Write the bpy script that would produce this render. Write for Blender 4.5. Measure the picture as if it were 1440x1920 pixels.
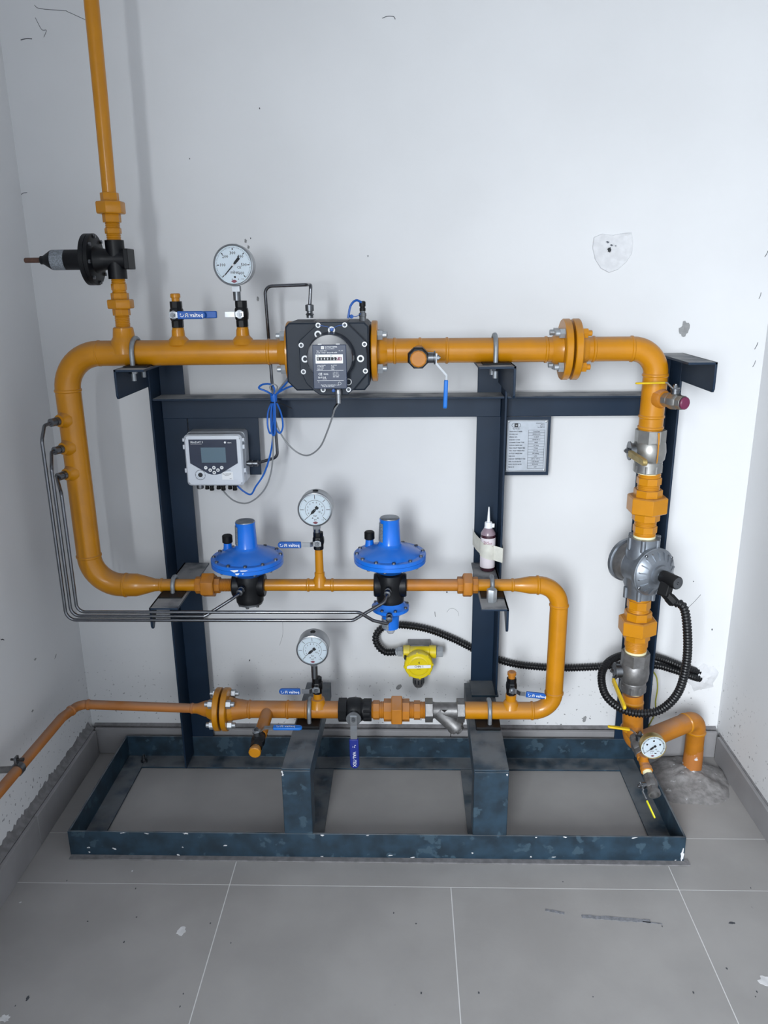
import bpy, bmesh, math, random
from mathutils import Vector as V, Matrix, noise as NZ
R = math.radians
random.seed(7)
C = bpy.context.scene.collection
for o in list(bpy.data.objects):
    bpy.data.objects.remove(o)

# ------------------------------------------------------------------ camera
PITCH, YAW, ROLL = R(16.640), R(1.7663), R(-0.6510)
FOCAL = 1464.78                                   # in pixels of a 1440 x 1920 frame
cp, sp, cy, sy = math.cos(PITCH), math.sin(PITCH), math.cos(YAW), math.sin(YAW)
fw = V((-sy*cp, cy*cp, -sp)); rt0 = V((cy, sy, 0)); up0 = rt0.cross(fw)
cr, sr = math.cos(ROLL), math.sin(ROLL)
rt = rt0*cr + up0*sr; up = up0*cr - rt0*sr
cam = bpy.data.objects.new('camera', bpy.data.cameras.new('camera'))
C.objects.link(cam)
cam.matrix_world = Matrix(((rt.x, up.x, -fw.x, 0), (rt.y, up.y, -fw.y, 0), (rt.z, up.z, -fw.z, 1.5), (0, 0, 0, 1)))
cam.data.sensor_fit = 'VERTICAL'; cam.data.sensor_height = 24; cam.data.sensor_width = 18
cam.data.lens = FOCAL*24/1920
cam.data.clip_start = 0.02
bpy.context.scene.camera = cam

# ------------------------------------------------------------------ light
scn = bpy.context.scene
scn.view_settings.view_transform = 'Standard'
scn.view_settings.look = 'None'
scn.view_settings.gamma = 1
scn.view_settings.use_curve_mapping = False
scn.view_settings.exposure = 0.13
w = bpy.data.worlds.new('sky'); scn.world = w; w.use_nodes = True
w.node_tree.nodes['Background'].inputs[0].default_value = (0.83, 0.91, 1.0, 1)
w.node_tree.nodes['Background'].inputs[1].default_value = 1.25
def area(name, loc, target, sx, sy_, power, col):
    l = bpy.data.lights.new(name, 'AREA'); l.shape = 'RECTANGLE'; l.size = sx; l.size_y = sy_
    l.energy = power; l.color = col
    o = bpy.data.objects.new(name, l); C.objects.link(o)
    o.location = loc
    o.rotation_euler = (V(target)-V(loc)).to_track_quat('-Z', 'Y').to_euler()
    return o
area('sky_daylight', (-1.25, -3.5, 2.2), (0.1, 2.2, 0.9), 1.3, 2.0, 375, (0.91, 0.96, 1.0))

# ------------------------------------------------------------------ materials
def lin(h):
    h = h.lstrip('#'); c = [int(h[i:i+2], 16)/255 for i in (0, 2, 4)]
    return [x/12.92 if x <= .04045 else ((x+.055)/1.055)**2.4 for x in c] + [1]
def mat(name, col, rough=.5, metal=0, var=0, scale=20, bump=0, bscale=200, dust=0, dustcol='#8a8784', wear=0, wearcol='#b9bcc0',
        wscale=30, spec=.5, trans=0, coat=0, stretch=None, speck=0, speckz=.5):
    m = bpy.data.materials.new(name); m.use_nodes = True
    nt = m.node_tree; N = nt.nodes; L = nt.links; b = N['Principled BSDF']
    b.inputs['Roughness'].default_value = rough; b.inputs['Metallic'].default_value = metal
    b.inputs['Specular IOR Level'].default_value = spec
    if trans: b.inputs['Transmission Weight'].default_value = trans
    if coat: b.inputs['Coat Weight'].default_value = coat; b.inputs['Coat Roughness'].default_value = .12
    g = N.new('ShaderNodeNewGeometry')
    def noise(sc, det=4, st=None):
        n = N.new('ShaderNodeTexNoise'); n.inputs['Scale'].default_value = sc; n.inputs['Detail'].default_value = det
        if st:
            mp = N.new('ShaderNodeMapping'); mp.inputs['Scale'].default_value = st
            L.new(g.outputs['Position'], mp.inputs[0]); L.new(mp.outputs[0], n.inputs['Vector'])
        else: L.new(g.outputs['Position'], n.inputs['Vector'])
        return n.outputs['Fac']
    def ramp(src, a, c):
        r = N.new('ShaderNodeMapRange'); r.interpolation_type = 'SMOOTHSTEP'
        r.inputs['From Min'].default_value = a; r.inputs['From Max'].default_value = c
        L.new(src, r.inputs['Value']); return r.outputs['Result']
    def math_(op, a, c):
        n = N.new('ShaderNodeMath'); n.operation = op
        for i, x in enumerate((a, c)):
            if isinstance(x, (int, float)): n.inputs[i].default_value = x
            else: L.new(x, n.inputs[i])
        return n.outputs[0]
    def mix(f, a, c):
        n = N.new('ShaderNodeMix'); n.data_type = 'RGBA'
        if isinstance(f, (int, float)): n.inputs['Factor'].default_value = f
        else: L.new(f, n.inputs['Factor'])
        for s, x in (('A', a), ('B', c)):
            i = [q for q in n.inputs if q.name == s and q.type == 'RGBA'][0]
            if isinstance(x, list): i.default_value = x
            else: L.new(x, i)
        return [q for q in n.outputs if q.type == 'RGBA'][0]
    base = lin(col); out = base
    if var:
        d = [x*(1-var) for x in base[:3]]+[1]; h = [min(1, x*(1+var)) for x in base[:3]]+[1]
        out = mix(ramp(noise(scale, 5, stretch), .3, .7), d, h)
    if wear:
        f = ramp(noise(wscale, 6), .78-wear*.28, .80-wear*.28+.03)
        out = mix(f, out, lin(wearcol))
    if speck:
        vz = N.new('ShaderNodeSeparateXYZ'); L.new(g.outputs['Position'], vz.inputs[0])
        lo = ramp(vz.outputs['Z'], speckz, 0.02)
        f = math_('MULTIPLY', ramp(noise(95, 2), .665, .70), math_('MULTIPLY', lo, speck))
        out = mix(f, out, lin('#55565a'))
    if dust:
        vn = N.new('ShaderNodeSeparateXYZ'); L.new(g.outputs['True Normal'], vn.inputs[0])
        f = math_('MULTIPLY', ramp(vn.outputs['Z'], .35, .95), ramp(noise(14, 5), .25, .6))
        f = math_('MULTIPLY', f, dust)
        out = mix(f, out, lin(dustcol))
        r = math_('ADD', math_('MULTIPLY', f, .4), rough); L.new(r, b.inputs['Roughness'])
    if isinstance(out, list): b.inputs['Base Color'].default_value = out
    else: L.new(out, b.inputs['Base Color'])
    if bump:
        bp = N.new('ShaderNodeBump'); bp.inputs['Strength'].default_value = bump; bp.inputs['Distance'].default_value = .002
        L.new(noise(bscale, 4), bp.inputs['Height']); L.new(bp.outputs[0], b.inputs['Normal'])
    return m
M = dict(
 wall=mat('wall_paint', '#d9dadc', .75, var=.03, scale=2.2, bump=.12, bscale=60, speck=.9, speckz=.42),
 plaster=mat('rough_plaster', '#d4d5d8', .9, var=.06, scale=60, bump=.5, bscale=90),
 chip=mat('bare_render', '#8d8e8f', .9, var=.12, scale=90),
 mark=mat('dark_mark', '#43464c', .8),
 tile=mat('floor_tile', '#9b9998', .5, var=.07, scale=5, bump=.08, bscale=120, wear=.12, wearcol='#77767a', wscale=24),
 grout=mat('light_grout', '#d9d9d9', .9),
 skirt=mat('skirting_tile', '#8b8a8c', .5, var=.08, scale=9),
 mortar=mat('grey_mortar', '#767577', .95, var=.2, scale=50, bump=.5, bscale=120),
 cement=mat('splashed_cement', '#868484', .9, var=.2, scale=60, bump=.8, bscale=110, wear=.52, wearcol='#bdbec1', wscale=38),
 white_splash=mat('white_splash', '#d2d2d4', .8, var=.1, scale=60),
 orange=mat('orange_paint', '#b97a07', .34, var=.06, scale=18, dust=.5, dustcol='#8a705c', bump=.03, bscale=250, coat=.2, spec=.35),
 orange_cut=mat('orange_paint_dusty', '#ad6c12', .48, var=.12, scale=18, dust=.6, dustcol='#94786a', bump=.04, bscale=250),
 tan=mat('orange_primer_pipe', '#a8682c', .55, var=.12, scale=14, dust=.6, dustcol='#8d7a70'),
 navy=mat('navy_paint', '#13263a', .45, var=.08, scale=10, dust=.95, dustcol='#98999a', bump=.03, bscale=120, spec=.3),
 navy_worn=mat('navy_paint_scuffed', '#1e3342', .5, var=.38, scale=20, dust=.68, dustcol='#74777a', wear=.66, wearcol='#354a58', wscale=26, bump=.1, bscale=80),
 black=mat('black_enamel', '#07090e', .42, var=.2, scale=20, dust=.3, dustcol='#3b3d41', spec=.28),
 rubber=mat('black_rubber', '#07080b', .55, dust=.15, dustcol='#4a4b4d', spec=.3),
 conduit=mat('conduit_plastic', '#090a0e', .38, dust=.22, dustcol='#4d4f52', spec=.4),
 blue=mat('regulator_blue', '#006cd6', .33, var=.06, scale=14, dust=.3, dustcol='#5a7cae', coat=.3),
 lblue=mat('grip_blue', '#0a52a4', .4, var=.06, scale=40),
 dblue=mat('grip_dark_blue', '#14267f', .4),
 sblue=mat('grip_sky_blue', '#0d6cc6', .4),
 cable_blue=mat('blue_cable', '#1260bd', .45),
 cable_grey=mat('grey_cable', '#85888b', .5),
 wire_green=mat('green_yellow_wire', '#8a8a30', .5),
 steel=mat('stainless_steel', '#9a9da1', .28, 1, var=.08, scale=40),
 tube=mat('steel_tube', '#6f7176', .24, 1, var=.08, scale=30),
 zinc=mat('zinc_plated', '#74777b', .34, 1, var=.1, scale=50),
 bright=mat('bright_zinc', '#aeb3b8', .42, .65, var=.1, scale=50),
 galv=mat('galvanised_rod', '#8f9499', .5, .6, var=.12, scale=60),
 cast=mat('cast_steel', '#7c7b7b', .45, .75, var=.14, scale=60, bump=.15, bscale=180),
 alu=mat('cast_aluminium', '#8b9199', .36, .8, var=.1, scale=40, dust=.2, dustcol='#9a9a98'),
 nickel=mat('nickel_brass', '#a3a29f', .4, .9, var=.1, scale=50),
 dark_steel=mat('dark_steel', '#4d4a4a', .4, .8, var=.15, scale=40),
 rust=mat('rusty_rod', '#5c4238', .6, .4, var=.2, scale=60),
 brass=mat('brass', '#b5a06a', .4, .7, var=.15, scale=50),
 ptfe=mat('sealing_tape', '#e8e3bd', .7),
 yellow=mat('detector_yellow', '#dcc50a', .42, var=.04, scale=30, dust=.6, dustcol='#9a958a'),
 grip_yellow=mat('grip_yellow', '#d8b419', .4, var=.06, scale=60),
 grip_lemon=mat('grip_lemon', '#d8d21c', .4),
 magenta=mat('magenta_cap', '#6b2346', .35),
 meter=mat('meter_slate', '#1c2531', .5, var=.1, scale=16, dust=.5, dustcol='#6d6e70', bump=.06, bscale=300, spec=.3),
 meter_plate=mat('meter_plate_blue', '#2c3850', .4),
 dome=mat('index_window', '#2f333c', .3),
 white=mat('white_plastic', '#e9ebee', .4),
 ctrl=mat('controller_case', '#cfd5de', .38, var=.04, scale=10, coat=.4, dust=.5, dustcol='#9a9a98'),
 panel=mat('controller_panel', '#1e2940', .25, coat=.5),
 lcd=mat('grey_display', '#5b7280', .2, coat=.3),
 dial=mat('dial_white', '#e4f1fa', .35),
 ink=mat('black_ink', '#14181f', .6),
 ink_grey=mat('grey_ink', '#4a5059', .6),
 ink_red=mat('red_ink', '#8a4a58', .6),
 paper=mat('paper_label', '#dad3d9', .6),
 silver=mat('silver_label', '#7f858c', .5, .2, var=.3, scale=260),
 plate=mat('aluminium_plate', '#a8aeb6', .42, .55, var=.06, scale=60),
 liquid=mat('dark_red_liquid', '#3a1b28', .25, coat=.4),
 shoulder=mat('clear_bottle_shoulder', '#8d7b86', .3, coat=.4),
 strap=mat('cream_tape', '#cfcfc6', .65, var=.08, scale=40),
 splashed=mat('splashed_orange', '#a8682c', .7, wear=.62, wearcol='#cfcfd2', wscale=38, stretch=None),
 clear=mat('clear_plastic', '#c9ccd0', .25, trans=.55),
 glass=mat('clear_glass', '#ffffff', .03, trans=1.0),
)
M['glass'].node_tree.nodes['Principled BSDF'].inputs['IOR'].default_value = 1.08

# ------------------------------------------------------------------ mesh helpers
def basis(ax, ref=None):
    a = V(ax).normalized()
    if ref is None: ref = V((0, 0, 1)) if abs(a.z) < .9 else V((0, 1, 0))
    x = V(ref) - a*a.dot(V(ref)); x.normalize()
    return a, x, a.cross(x)
def fillet(pts, rad, n=7):
    pts = [V(p) for p in pts]; out = [pts[0]]
    for i in range(1, len(pts)-1):
        p = pts[i]; rr = rad[i-1] if isinstance(rad, (list, tuple)) else rad
        a = pts[i-1]-p; b = pts[i+1]-p; la, lb = a.length, b.length; a.normalize(); b.normalize()
        ang = a.angle(b)
        if rr <= 0 or ang > 3.1: out.append(p); continue
        t = min(rr/math.tan(ang/2), la*.49 if i > 1 else la*.98, lb*.49 if i < len(pts)-2 else lb*.98)
        q = t*math.tan(ang/2); c = p+(a+b).normalized()*(q/math.sin(ang/2))
        s = p+a*t-c; e = p+b*t-c; tot = s.angle(e); axn = s.cross(e).normalized()
        for k in range(n+1): out.append(c+Matrix.Rotation(tot*k/n, 3, axn) @ s)
    out.append(pts[-1]); return out
def spline(pts, n=8):
    p = [V(q) for q in pts]; p = [p[0]*2-p[1]]+p+[p[-1]*2-p[-2]]; out = []
    for i in range(1, len(p)-2):
        for k in range(n):
            t = k/n; a, b, c, d = p[i-1], p[i], p[i+1], p[i+2]
            out.append(.5*((2*b)+(c-a)*t+(2*a-5*b+4*c-d)*t*t+(3*b-a-3*c+d)*t**3))
    out.append(p[-2]); return out
def resample(pts, step):
    out = [pts[0]]; acc = 0; last = pts[0]
    for p in pts[1:]:
        d = (p-last).length
        while acc+d >= step:
            last = last+(p-last)*((step-acc)/d); out.append(last); d = (p-last).length; acc = 0
        acc += d; last = p
    return out
class MB:
    def __init__(s): s.bm = bmesh.new()
    def face(s, vs):
        try: return s.bm.faces.new(vs)
        except ValueError: return None
    def rings(s, rings, capa=True, capb=True, closed=False):
        bmv = [[s.bm.verts.new(p) for p in r] for r in rings]
        n = len(bmv)
        for i in range(n if closed else n-1):
            a, b = bmv[i], bmv[(i+1) % n]
            if len(a) == 1 and len(b) == 1: continue
            m = max(len(a), len(b))
            for k in range(m):
                k2 = (k+1) % m
                if len(a) == 1: s.face((a[0], b[k2], b[k]))
                elif len(b) == 1: s.face((a[k], a[k2], b[0]))
                else: s.face((a[k], a[k2], b[k2], b[k]))
        if not closed:
            if capa and len(bmv[0]) > 2: s.face(bmv[0][::-1])
            if capb and len(bmv[-1]) > 2: s.face(bmv[-1])
        return s
    def lathe(s, o, ax, prof, seg=24, ph=0, ref=None):
        a, x, y = basis(ax, ref); o = V(o); rs = []
        for t, r in prof:
            if r < 1e-6: rs.append([o+a*t])
            else: rs.append([o+a*t+(x*math.cos(2*math.pi*k/seg+ph)+y*math.sin(2*math.pi*k/seg+ph))*r for k in range(seg)])
        return s.rings(rs)
    def cyl(s, p0, p1, r, seg=20, r1=None, ch=0, ph=0, ref=None):
        p0, p1 = V(p0), V(p1); h = (p1-p0).length; r1 = r if r1 is None else r1
        pr = [(0, r), (h, r1)] if not ch else [(0, r-ch), (ch, r), (h-ch, r1), (h, r1-ch)]
        return s.lathe(p0, p1-p0, pr, seg, ph, ref)
    def box(s, x0, x1, y0, y1, z0, z1, mtx=None):
        c = [V((x, y, z)) for z in (z0, z1) for x, y in ((x0, y0), (x1, y0), (x1, y1), (x0, y1))]
        if mtx: c = [mtx @ q for q in c]
        return s.rings([c[:4], c[4:]])
    def prism(s, poly, vec):
        p = [V(q) for q in poly]; v = V(vec)
        n = V((0, 0, 0))
        for i in range(len(p)): n += p[i].cross(p[(i+1) % len(p)])
        if n.dot(v) < 0: p = p[::-1]
        return s.rings([p, [q+v for q in p]])
    def tube(s, pts, r, seg=12, closed=False, cap=True):
        pts = [V(p) for p in pts]; n = len(pts); rs = []
        def tan(i):
            if closed: return (pts[(i+1) % n]-pts[i-1]).normalized()
            return (pts[min(i+1, n-1)]-pts[max(i-1, 0)]).normalized()
        a, x, y = basis(tan(0))
        for i in range(n):
            t = tan(i); x = (x-t*t.dot(x)).normalized(); y = t.cross(x)
            rr = r[i] if isinstance(r, (list, tuple)) else r
            rs.append([pts[i]+(x*math.cos(2*math.pi*k/seg)+y*math.sin(2*math.pi*k/seg))*rr for k in range(seg)])
        return s.rings(rs, cap, cap, closed)
    def strip(s, pts, wdir, w, t):
        pts = [V(p) for p in pts]; wd = V(wdir).normalized(); rs = []; n = len(pts)
        for i in range(n):
            tn = (pts[min(i+1, n-1)]-pts[max(i-1, 0)]).normalized(); nn = tn.cross(wd).normalized()
            ww = w[i] if isinstance(w, (list, tuple)) else w
            rs.append([pts[i]+wd*ww/2*a+nn*t/2*b for a, b in ((-1, -1), (1, -1), (1, 1), (-1, 1))])
        return s.rings(rs)
    def torus(s, c, ax, Rr, r, seg=28, ms=8):
        a, x, y = basis(ax); c = V(c)
        return s.tube([c+(x*math.cos(2*math.pi*k/seg)+y*math.sin(2*math.pi*k/seg))*Rr for k in range(seg)], r, ms, closed=True)
    def mesh(s, name, m, off=V((0, 0, 0)), ang=35):
        bmesh.ops.recalc_face_normals(s.bm, faces=s.bm.faces[:])
        me = bpy.data.meshes.new(name); s.bm.to_mesh(me); s.bm.free()
        me.transform(Matrix.Translation(-off))
        if m: me.materials.append(m)
        me.polygons.foreach_set('use_smooth', [True]*len(me.polygons))
        me.set_sharp_from_angle(angle=R(ang)); me.update()
        return me
OFF = {}; WM = {}
def meta(o, label=None, cat=None, group=None, kind=None):
    for k, v in (('label', label), ('category', cat), ('group', group), ('kind', kind)):
        if v: o[k] = v
    return o
def thing(name, loc, label, cat, group=None):
    o = bpy.data.objects.new(name, None); C.objects.link(o); o.location = loc; o.empty_display_size = .03
    OFF[o] = V(loc); return meta(o, label, cat, group)
def part(name, mb, m, parent, bev=0, label=None, ang=35, kind=None):
    off = OFF[parent]; o = bpy.data.objects.new(name, mb.mesh(name, M[m] if isinstance(m, str) else m, off, ang))
    C.objects.link(o); o.parent = parent; OFF[o] = off
    if bev: bevel(o, bev)
    return meta(o, label, kind=kind)
def single(name, mb, m, label=None, cat=None, group=None, kind=None, bev=0, ang=35):
    mb.bm.verts.ensure_lookup_table(); vs = [v.co for v in mb.bm.verts]
    loc = V((sum(v.x for v in vs)/len(vs), sum(v.y for v in vs)/len(vs), min(v.z for v in vs)))
    o = bpy.data.objects.new(name, mb.mesh(name, M[m] if isinstance(m, str) else m, loc, ang)); C.objects.link(o)
    o.location = loc; OFF[o] = loc
    if bev: bevel(o, bev)
    return meta(o, label, cat, group, kind)
def bevel(o, wd, seg=2):
    b = o.modifiers.new('bevel', 'BEVEL'); b.width = wd; b.segments = seg; b.limit_method = 'ANGLE'; b.angle_limit = R(50)
def place(name, me, parent, pos, ax=(0, 0, 1), ref=None, ph=0):
    a, x, y = basis(ax, ref); m3 = Matrix((x, y, a)).transposed()
    o = bpy.data.objects.new(name, me); C.objects.link(o); o.parent = parent
    wm = Matrix.Translation(V(pos)) @ m3.to_4x4() @ Matrix.Rotation(ph, 4, 'Z')
    o.matrix_local = WM.get(parent, Matrix.Translation(OFF[parent])).inverted() @ wm
    OFF[o] = OFF[parent]; WM[o] = wm; return o
# lettering: flat print on a surface through origin o with right vector x and up vector y
def lettering(name, items, m, parent, o, x, y, res=1, bold=.012):
    x = V(x).normalized(); y = V(y); y = (y-x*x.dot(y)).normalized(); z = x.cross(y)
    mb = MB(); o = V(o)
    for it in items:
        if it[0] == 'r':                                        # filled rectangle x0,y0,x1,y1
            _, a, b, c, d = it; s = [(a, b), (c, b), (c, d), (a, d)]
            mb.face([mb.bm.verts.new(o+x*p+y*q) for p, q in s]); continue
        if it[0] == 'p':                                        # polygon
            mb.face([mb.bm.verts.new(o+x*p+y*q) for p, q in it[1]]); continue
        if it[0] == 'o':                                        # ring: cx, cy, r0, r1, a0, a1
            _, cx, cy_, r0, r1, a0, a1 = it; n = max(6, int(abs(a1-a0)/12))
            for k in range(n):
                q = []
                for rr, t in ((r0, k), (r1, k), (r1, k+1), (r0, k+1)):
                    t = R(a0+(a1-a0)*t/n); q.append(o+x*(cx+rr*math.cos(t))+y*(cy_+rr*math.sin(t)))
                mb.face([mb.bm.verts.new(p) for p in q])
            continue
        txt, px, py, size, al = it[:5]; rot = R(it[5]) if len(it) > 5 else 0
        cu = bpy.data.curves.new('t', 'FONT'); cu.body = txt; cu.size = size; cu.align_x = al; cu.align_y = 'CENTER'; cu.resolution_u = res; cu.offset = size*bold
        ob = bpy.data.objects.new('t', cu); C.objects.link(ob)
        dg = bpy.context.evaluated_depsgraph_get(); me = bpy.data.meshes.new_from_object(ob.evaluated_get(dg))
        c, s = math.cos(rot), math.sin(rot)
        vs = [mb.bm.verts.new(o+x*(px+v.co.x*c-v.co.y*s)+y*(py+v.co.x*s+v.co.y*c)) for v in me.vertices]
        for p in me.polygons: mb.face([vs[i] for i in p.vertices])
        bpy.data.objects.remove(ob); bpy.data.curves.remove(cu); bpy.data.meshes.remove(me)
    off = OFF[parent]
    me = bpy.data.meshes.new(name); mb.bm.normal_update()
    for f in mb.bm.faces:
        if f.normal.dot(z) < 0: f.normal_flip()
    mb.bm.to_mesh(me); mb.bm.free(); me.transform(Matrix.Translation(-off)); me.materials.append(M[m])
    ob = bpy.data.objects.new(name, me); C.objects.link(ob); ob.parent = parent; OFF[ob] = off
    return ob
X, Y, Z = V((1, 0, 0)), V((0, 1, 0)), V((0, 0, 1))

# ------------------------------------------------------------------ structure
WY, WL, WR, CE = 2.262, -1.05, 1.005, 2.95
def wallbox(name, *b):
    return single(name, MB().box(*b), 'wall', kind='structure')
wall_back = wallbox('wall_back', WL-.15, WR+.15, WY, WY+.15, 0, CE)
wall_left = wallbox('wall_left', WL-.15, WL, -1.15, WY, 0, CE)
wall_right = wallbox('wall_right', WR, WR+.15, -1.15, WY, 0, CE)
ceiling = wallbox('ceiling', WL-.15, WR+.15, -1.15, WY+.15, CE, CE+.12)
# front wall behind the camera with the door opening that lets the daylight in
part('wall_pier', MB().box(WL, -.80, -1.15, -1.0, 0, CE), 'wall', wall_left)
part('door_lintel', MB().box(-.80, WR, -1.15, -1.0, 2.25, CE), 'wall', wall_left)
floor = single('floor', MB().box(-2.6, WR+.15, -1.6, WY+.1, -.12, -.0009), 'grout', kind='structure')
def tile(x0, x1, y0, y1):
    g = .0013
    part('tile', MB().box(x0+g, x1-g, y0+g, y1-g, -.002, random.uniform(-.0002, 0)), 'tile', floor)
for y0, y1, xs in ((1.842, 2.262, (-1.05, 1.005)), (1.65, 1.842, (-1.05, -.462, .69, 1.005)), (1.05, 1.65, (-1.05, -.462, .110, .69, 1.005)), (.45, 1.05, (-1.62, -1.05, -.462, .11, .69, 1.005)),
                   (-.15, .45, (-1.62, -1.05, -.462, .11, .69, 1.005))):
    for a, b in zip(xs, xs[1:]): tile(a, b, y0, y1)
# dirt and paint spots with their own shape on the floor
def blob(c, nrm, rx, ry, seed, n=18, jag=.3, rot=0, th=.0012):
    a, x, y = basis(nrm); rr = random.Random(seed); c = V(c); pts = []
    for k in range(n):
        t = 2*math.pi*k/n; f = 1+jag*(rr.random()-.5)*2; u = V((math.cos(t)*rx*f, math.sin(t)*ry*f, 0))
        u = Matrix.Rotation(rot, 3, 'Z') @ u; pts.append(c+x*u.x+y*u.y)
    return MB().prism(pts, a*th)
for i, (c, rx, ry, m) in enumerate((((-0.5460, 1.4980, 0.0000), .012, .010, 'white_splash'), ((-0.8590, 1.2610, 0.0000), .008, .011, 'white_splash'), ((0.7900, 1.3820, 0.0000), .012, .014, 'white_splash'),
        ((-0.7320, 1.6950, 0.0000), .003, .002, 'white_splash'), ((-0.9790, 1.5820, 0.0000), .002, .003, 'white_splash'), ((-0.8320, 1.3100, 0.0000), .006, .003, 'mark'), ((0.7810, 1.5450, 0.0000), .003, .008, 'mark'))):
    part('paint_splash' if m == 'white_splash' else 'dirt_spot', blob(c, (0, 0, 1), rx, ry, i, th=.0006), m, floor)
for i in range(26):
    rr = random.Random(100+i)
    part('dirt_spot', blob((rr.uniform(-.95, .95), rr.uniform(1.25, 1.72), 0), (0, 0, 1), rr.uniform(.0012, .003), rr.uniform(.001, .002), i, th=.0005), 'mark', floor)
s_ = MB()
for a, b, wd in (((0.4240, 1.5600, 0.0000), (0.5870, 1.5460, 0.0000), .012), ((0.3390, 1.5790, 0.0000), (0.3840, 1.5680, 0.0000), .008), ((0.5680, 1.5460, 0.0000), (0.6130, 1.5390, 0.0000), .003)):
    d = V(b)-V(a); n = V((0, 0, 1)).cross(d).normalized(); rr = random.Random(3); top = []; bot = []
    for k in range(15):
        p = V(a)+d*k/14; top.append(p+n*wd*rr.uniform(.3, .6)); bot.append(p-n*wd*rr.uniform(.3, .6))
    s_.prism(top+bot[::-1], (0, 0, .0006))
part('scuff_mark', s_, mat('scuff', '#7c7e84', .7, var=.3, scale=120), floor)
s_ = MB()
rr = random.Random(11)
for cx, cy_ in ((753, 1682), (776, 1678), (868, 1683), (938, 1687), (900, 1885), (960, 1915), (1020, 1905), (940, 1790)):
    pass
# skirting tiles: three low strips against the walls, each cut in lengths, with a rough mortar bed on top
def skirting(name, axis, fixed, a0, a1, cuts, side, h):
    ob = None; e = [a0]+cuts+[a1]
    for i in range(len(e)-1):
        g = .0008; mb = MB(); t = .011
        lo, hi = sorted((fixed, fixed-side*t))
        if axis == 'x': mb.box(e[i]+g, e[i+1]-g, lo, hi, 0, h)
        else: mb.box(lo, hi, e[i]+g, e[i+1]-g, 0, h)
        if ob is None: ob = single(name, mb, 'skirt', kind='structure', bev=.0015)
        else: part('skirting_tile', mb, 'skirt', ob, bev=.0015)
    return ob
bb_left = skirting('baseboard_left', 'y', -1.0185, .95, 2.217, [1.37, 1.79], 1, .093)
bb_right = skirting('baseboard_right', 'y', .9885, -.4, 2.217, [.62, 1.22, 1.82], -1, .085)
bb_back = skirting('baseboard_back', 'x', 2.2395, WL+.02, WR-.01, [-.46, .14, .69], 1, .092)
def mortar(base, pts, out, back, h, seed):
    """rough fillet along a skirting top: front edge on the tile, ragged top edge on the wall"""
    rr = random.Random(seed); mb = MB(); rs = []; n = 150
    a, b = V(pts[0]), V(pts[1])
    for k in range(n+1):
        p = a+(b-a)*k/n; j = rr.uniform(-.25, .35)*h*(1 if rr.random() > .08 else 2.2)
        q = p+V(out)*rr.uniform(-.0006, .0)
        rs.append([p+V(back)+Z*-.06, q-Z*.06, q, q-V(out)*.012+Z*.005, p+V(back)+Z*(h+j)])
    mb.rings(rs); return part('mortar', mb, 'mortar', base, ang=60)
mortar(bb_left, ((-1.0305, .95, .092), (-1.0305, 2.235, .092)), (1, 0, 0), (-.0215, 0, 0), .022, 1)
mortar(bb_right, ((.9995+.0005, -.4, .084), (1.0, 2.235, .084)), (-1, 0, 0), (.007, 0, 0), .012, 2)
mortar(bb_back, ((-1.04, 2.2515, .091), (1.0, 2.2515, .091)), (0, -1, 0), (0, .0115, 0), .014, 3)
# damage on the back wall
def wallchip(c, rx, ry, seed, m='chip', rot=0, jag=.25, name='paint_chip'):
    return part(name, blob(c, (0, -1, 0), rx, ry, seed, jag=jag, rot=rot), m, wall_back)
wallchip((0.7760, 2.2620, 1.3540), .019, .013, 2, jag=.3)
wallchip((-0.0280, 2.2620, 0.2320), .011, .007, 3, jag=.08, rot=2.3)
wallchip((0.5760, 2.2620, 0.1180), .011, .006, 4, jag=.25)
wallchip((0.5170, 2.2620, 0.0540), .007, .005, 5)
for i, (c, r_) in enumerate((((-0.4420, 2.2620, 1.6030), .005), ((-0.4350, 2.2620, 1.5870), .005), ((-0.4280, 2.2620, 1.6100), .002), ((-0.4170, 2.2620, 1.4480), .006), ((-0.3850, 2.2620, 1.9320), .002), ((-0.5800, 2.2620, 1.8130), .0018), ((0.1230, 2.2620, 0.5630), .003), ((0.1050, 2.2620, 0.0820), .002),
        ((-0.5080, 2.2620, 0.3260), .003), ((0.5010, 2.2620, 0.0940), .006), ((-0.1060, 2.2620, 1.5600), .002), ((0.8780, 2.2620, 0.5990), .002), ((0.9520, 2.2620, 0.4380), .003), ((0.7210, 2.2620, 0.5280), .002))):
    wallchip(c, r_, r_*.6, 20+i, 'chip' if r_ > .0045 else 'mark', jag=.3)
# chiselled hole patch: shallow rough plaster dish
pc = V((0.5600, 2.2620, 1.5660)); mb = MB(); rr = random.Random(5)
out_ = [(-.052, .035), (-.03, .044), (.0, .040), (.03, .045), (.05, .046), (.056, .02), (.055, -.008), (.042, -.03), (.02, -.05), (-.004, -.058), (-.028, -.046), (-.045, -.022), (-.054, .008)]
rings_ = []
for f, dep in ((1, .0002), (.97, -.004), (.8, -.0025), (.6, -.0035), (.4, -.002), (.2, -.003)):
    rings_.append([pc+V((x*f, dep+rr.uniform(-.0012, .0012)*(f < 1), z*f)) for x, z in out_])
rings_.append([pc+V((0, -.003, 0))])
mb.rings(rings_, capa=False); patch = part('plaster_patch', mb, 'plaster', wall_back, ang=25)
part('drill_hole', blob(pc+V((-.009, -.0075, .002)), (0, -1, 0), .006, .005, 3), 'ink', wall_back)
for dx, dz, r_ in ((-.014, .022, .004), (-.003, .014, .0035), (.008, .012, .002)):
    part('drill_hole', blob(pc+V((dx, -.0075, dz)), (0, -1, 0), r_*.5, r_, 5, jag=.5), 'ink_grey', wall_back)
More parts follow.
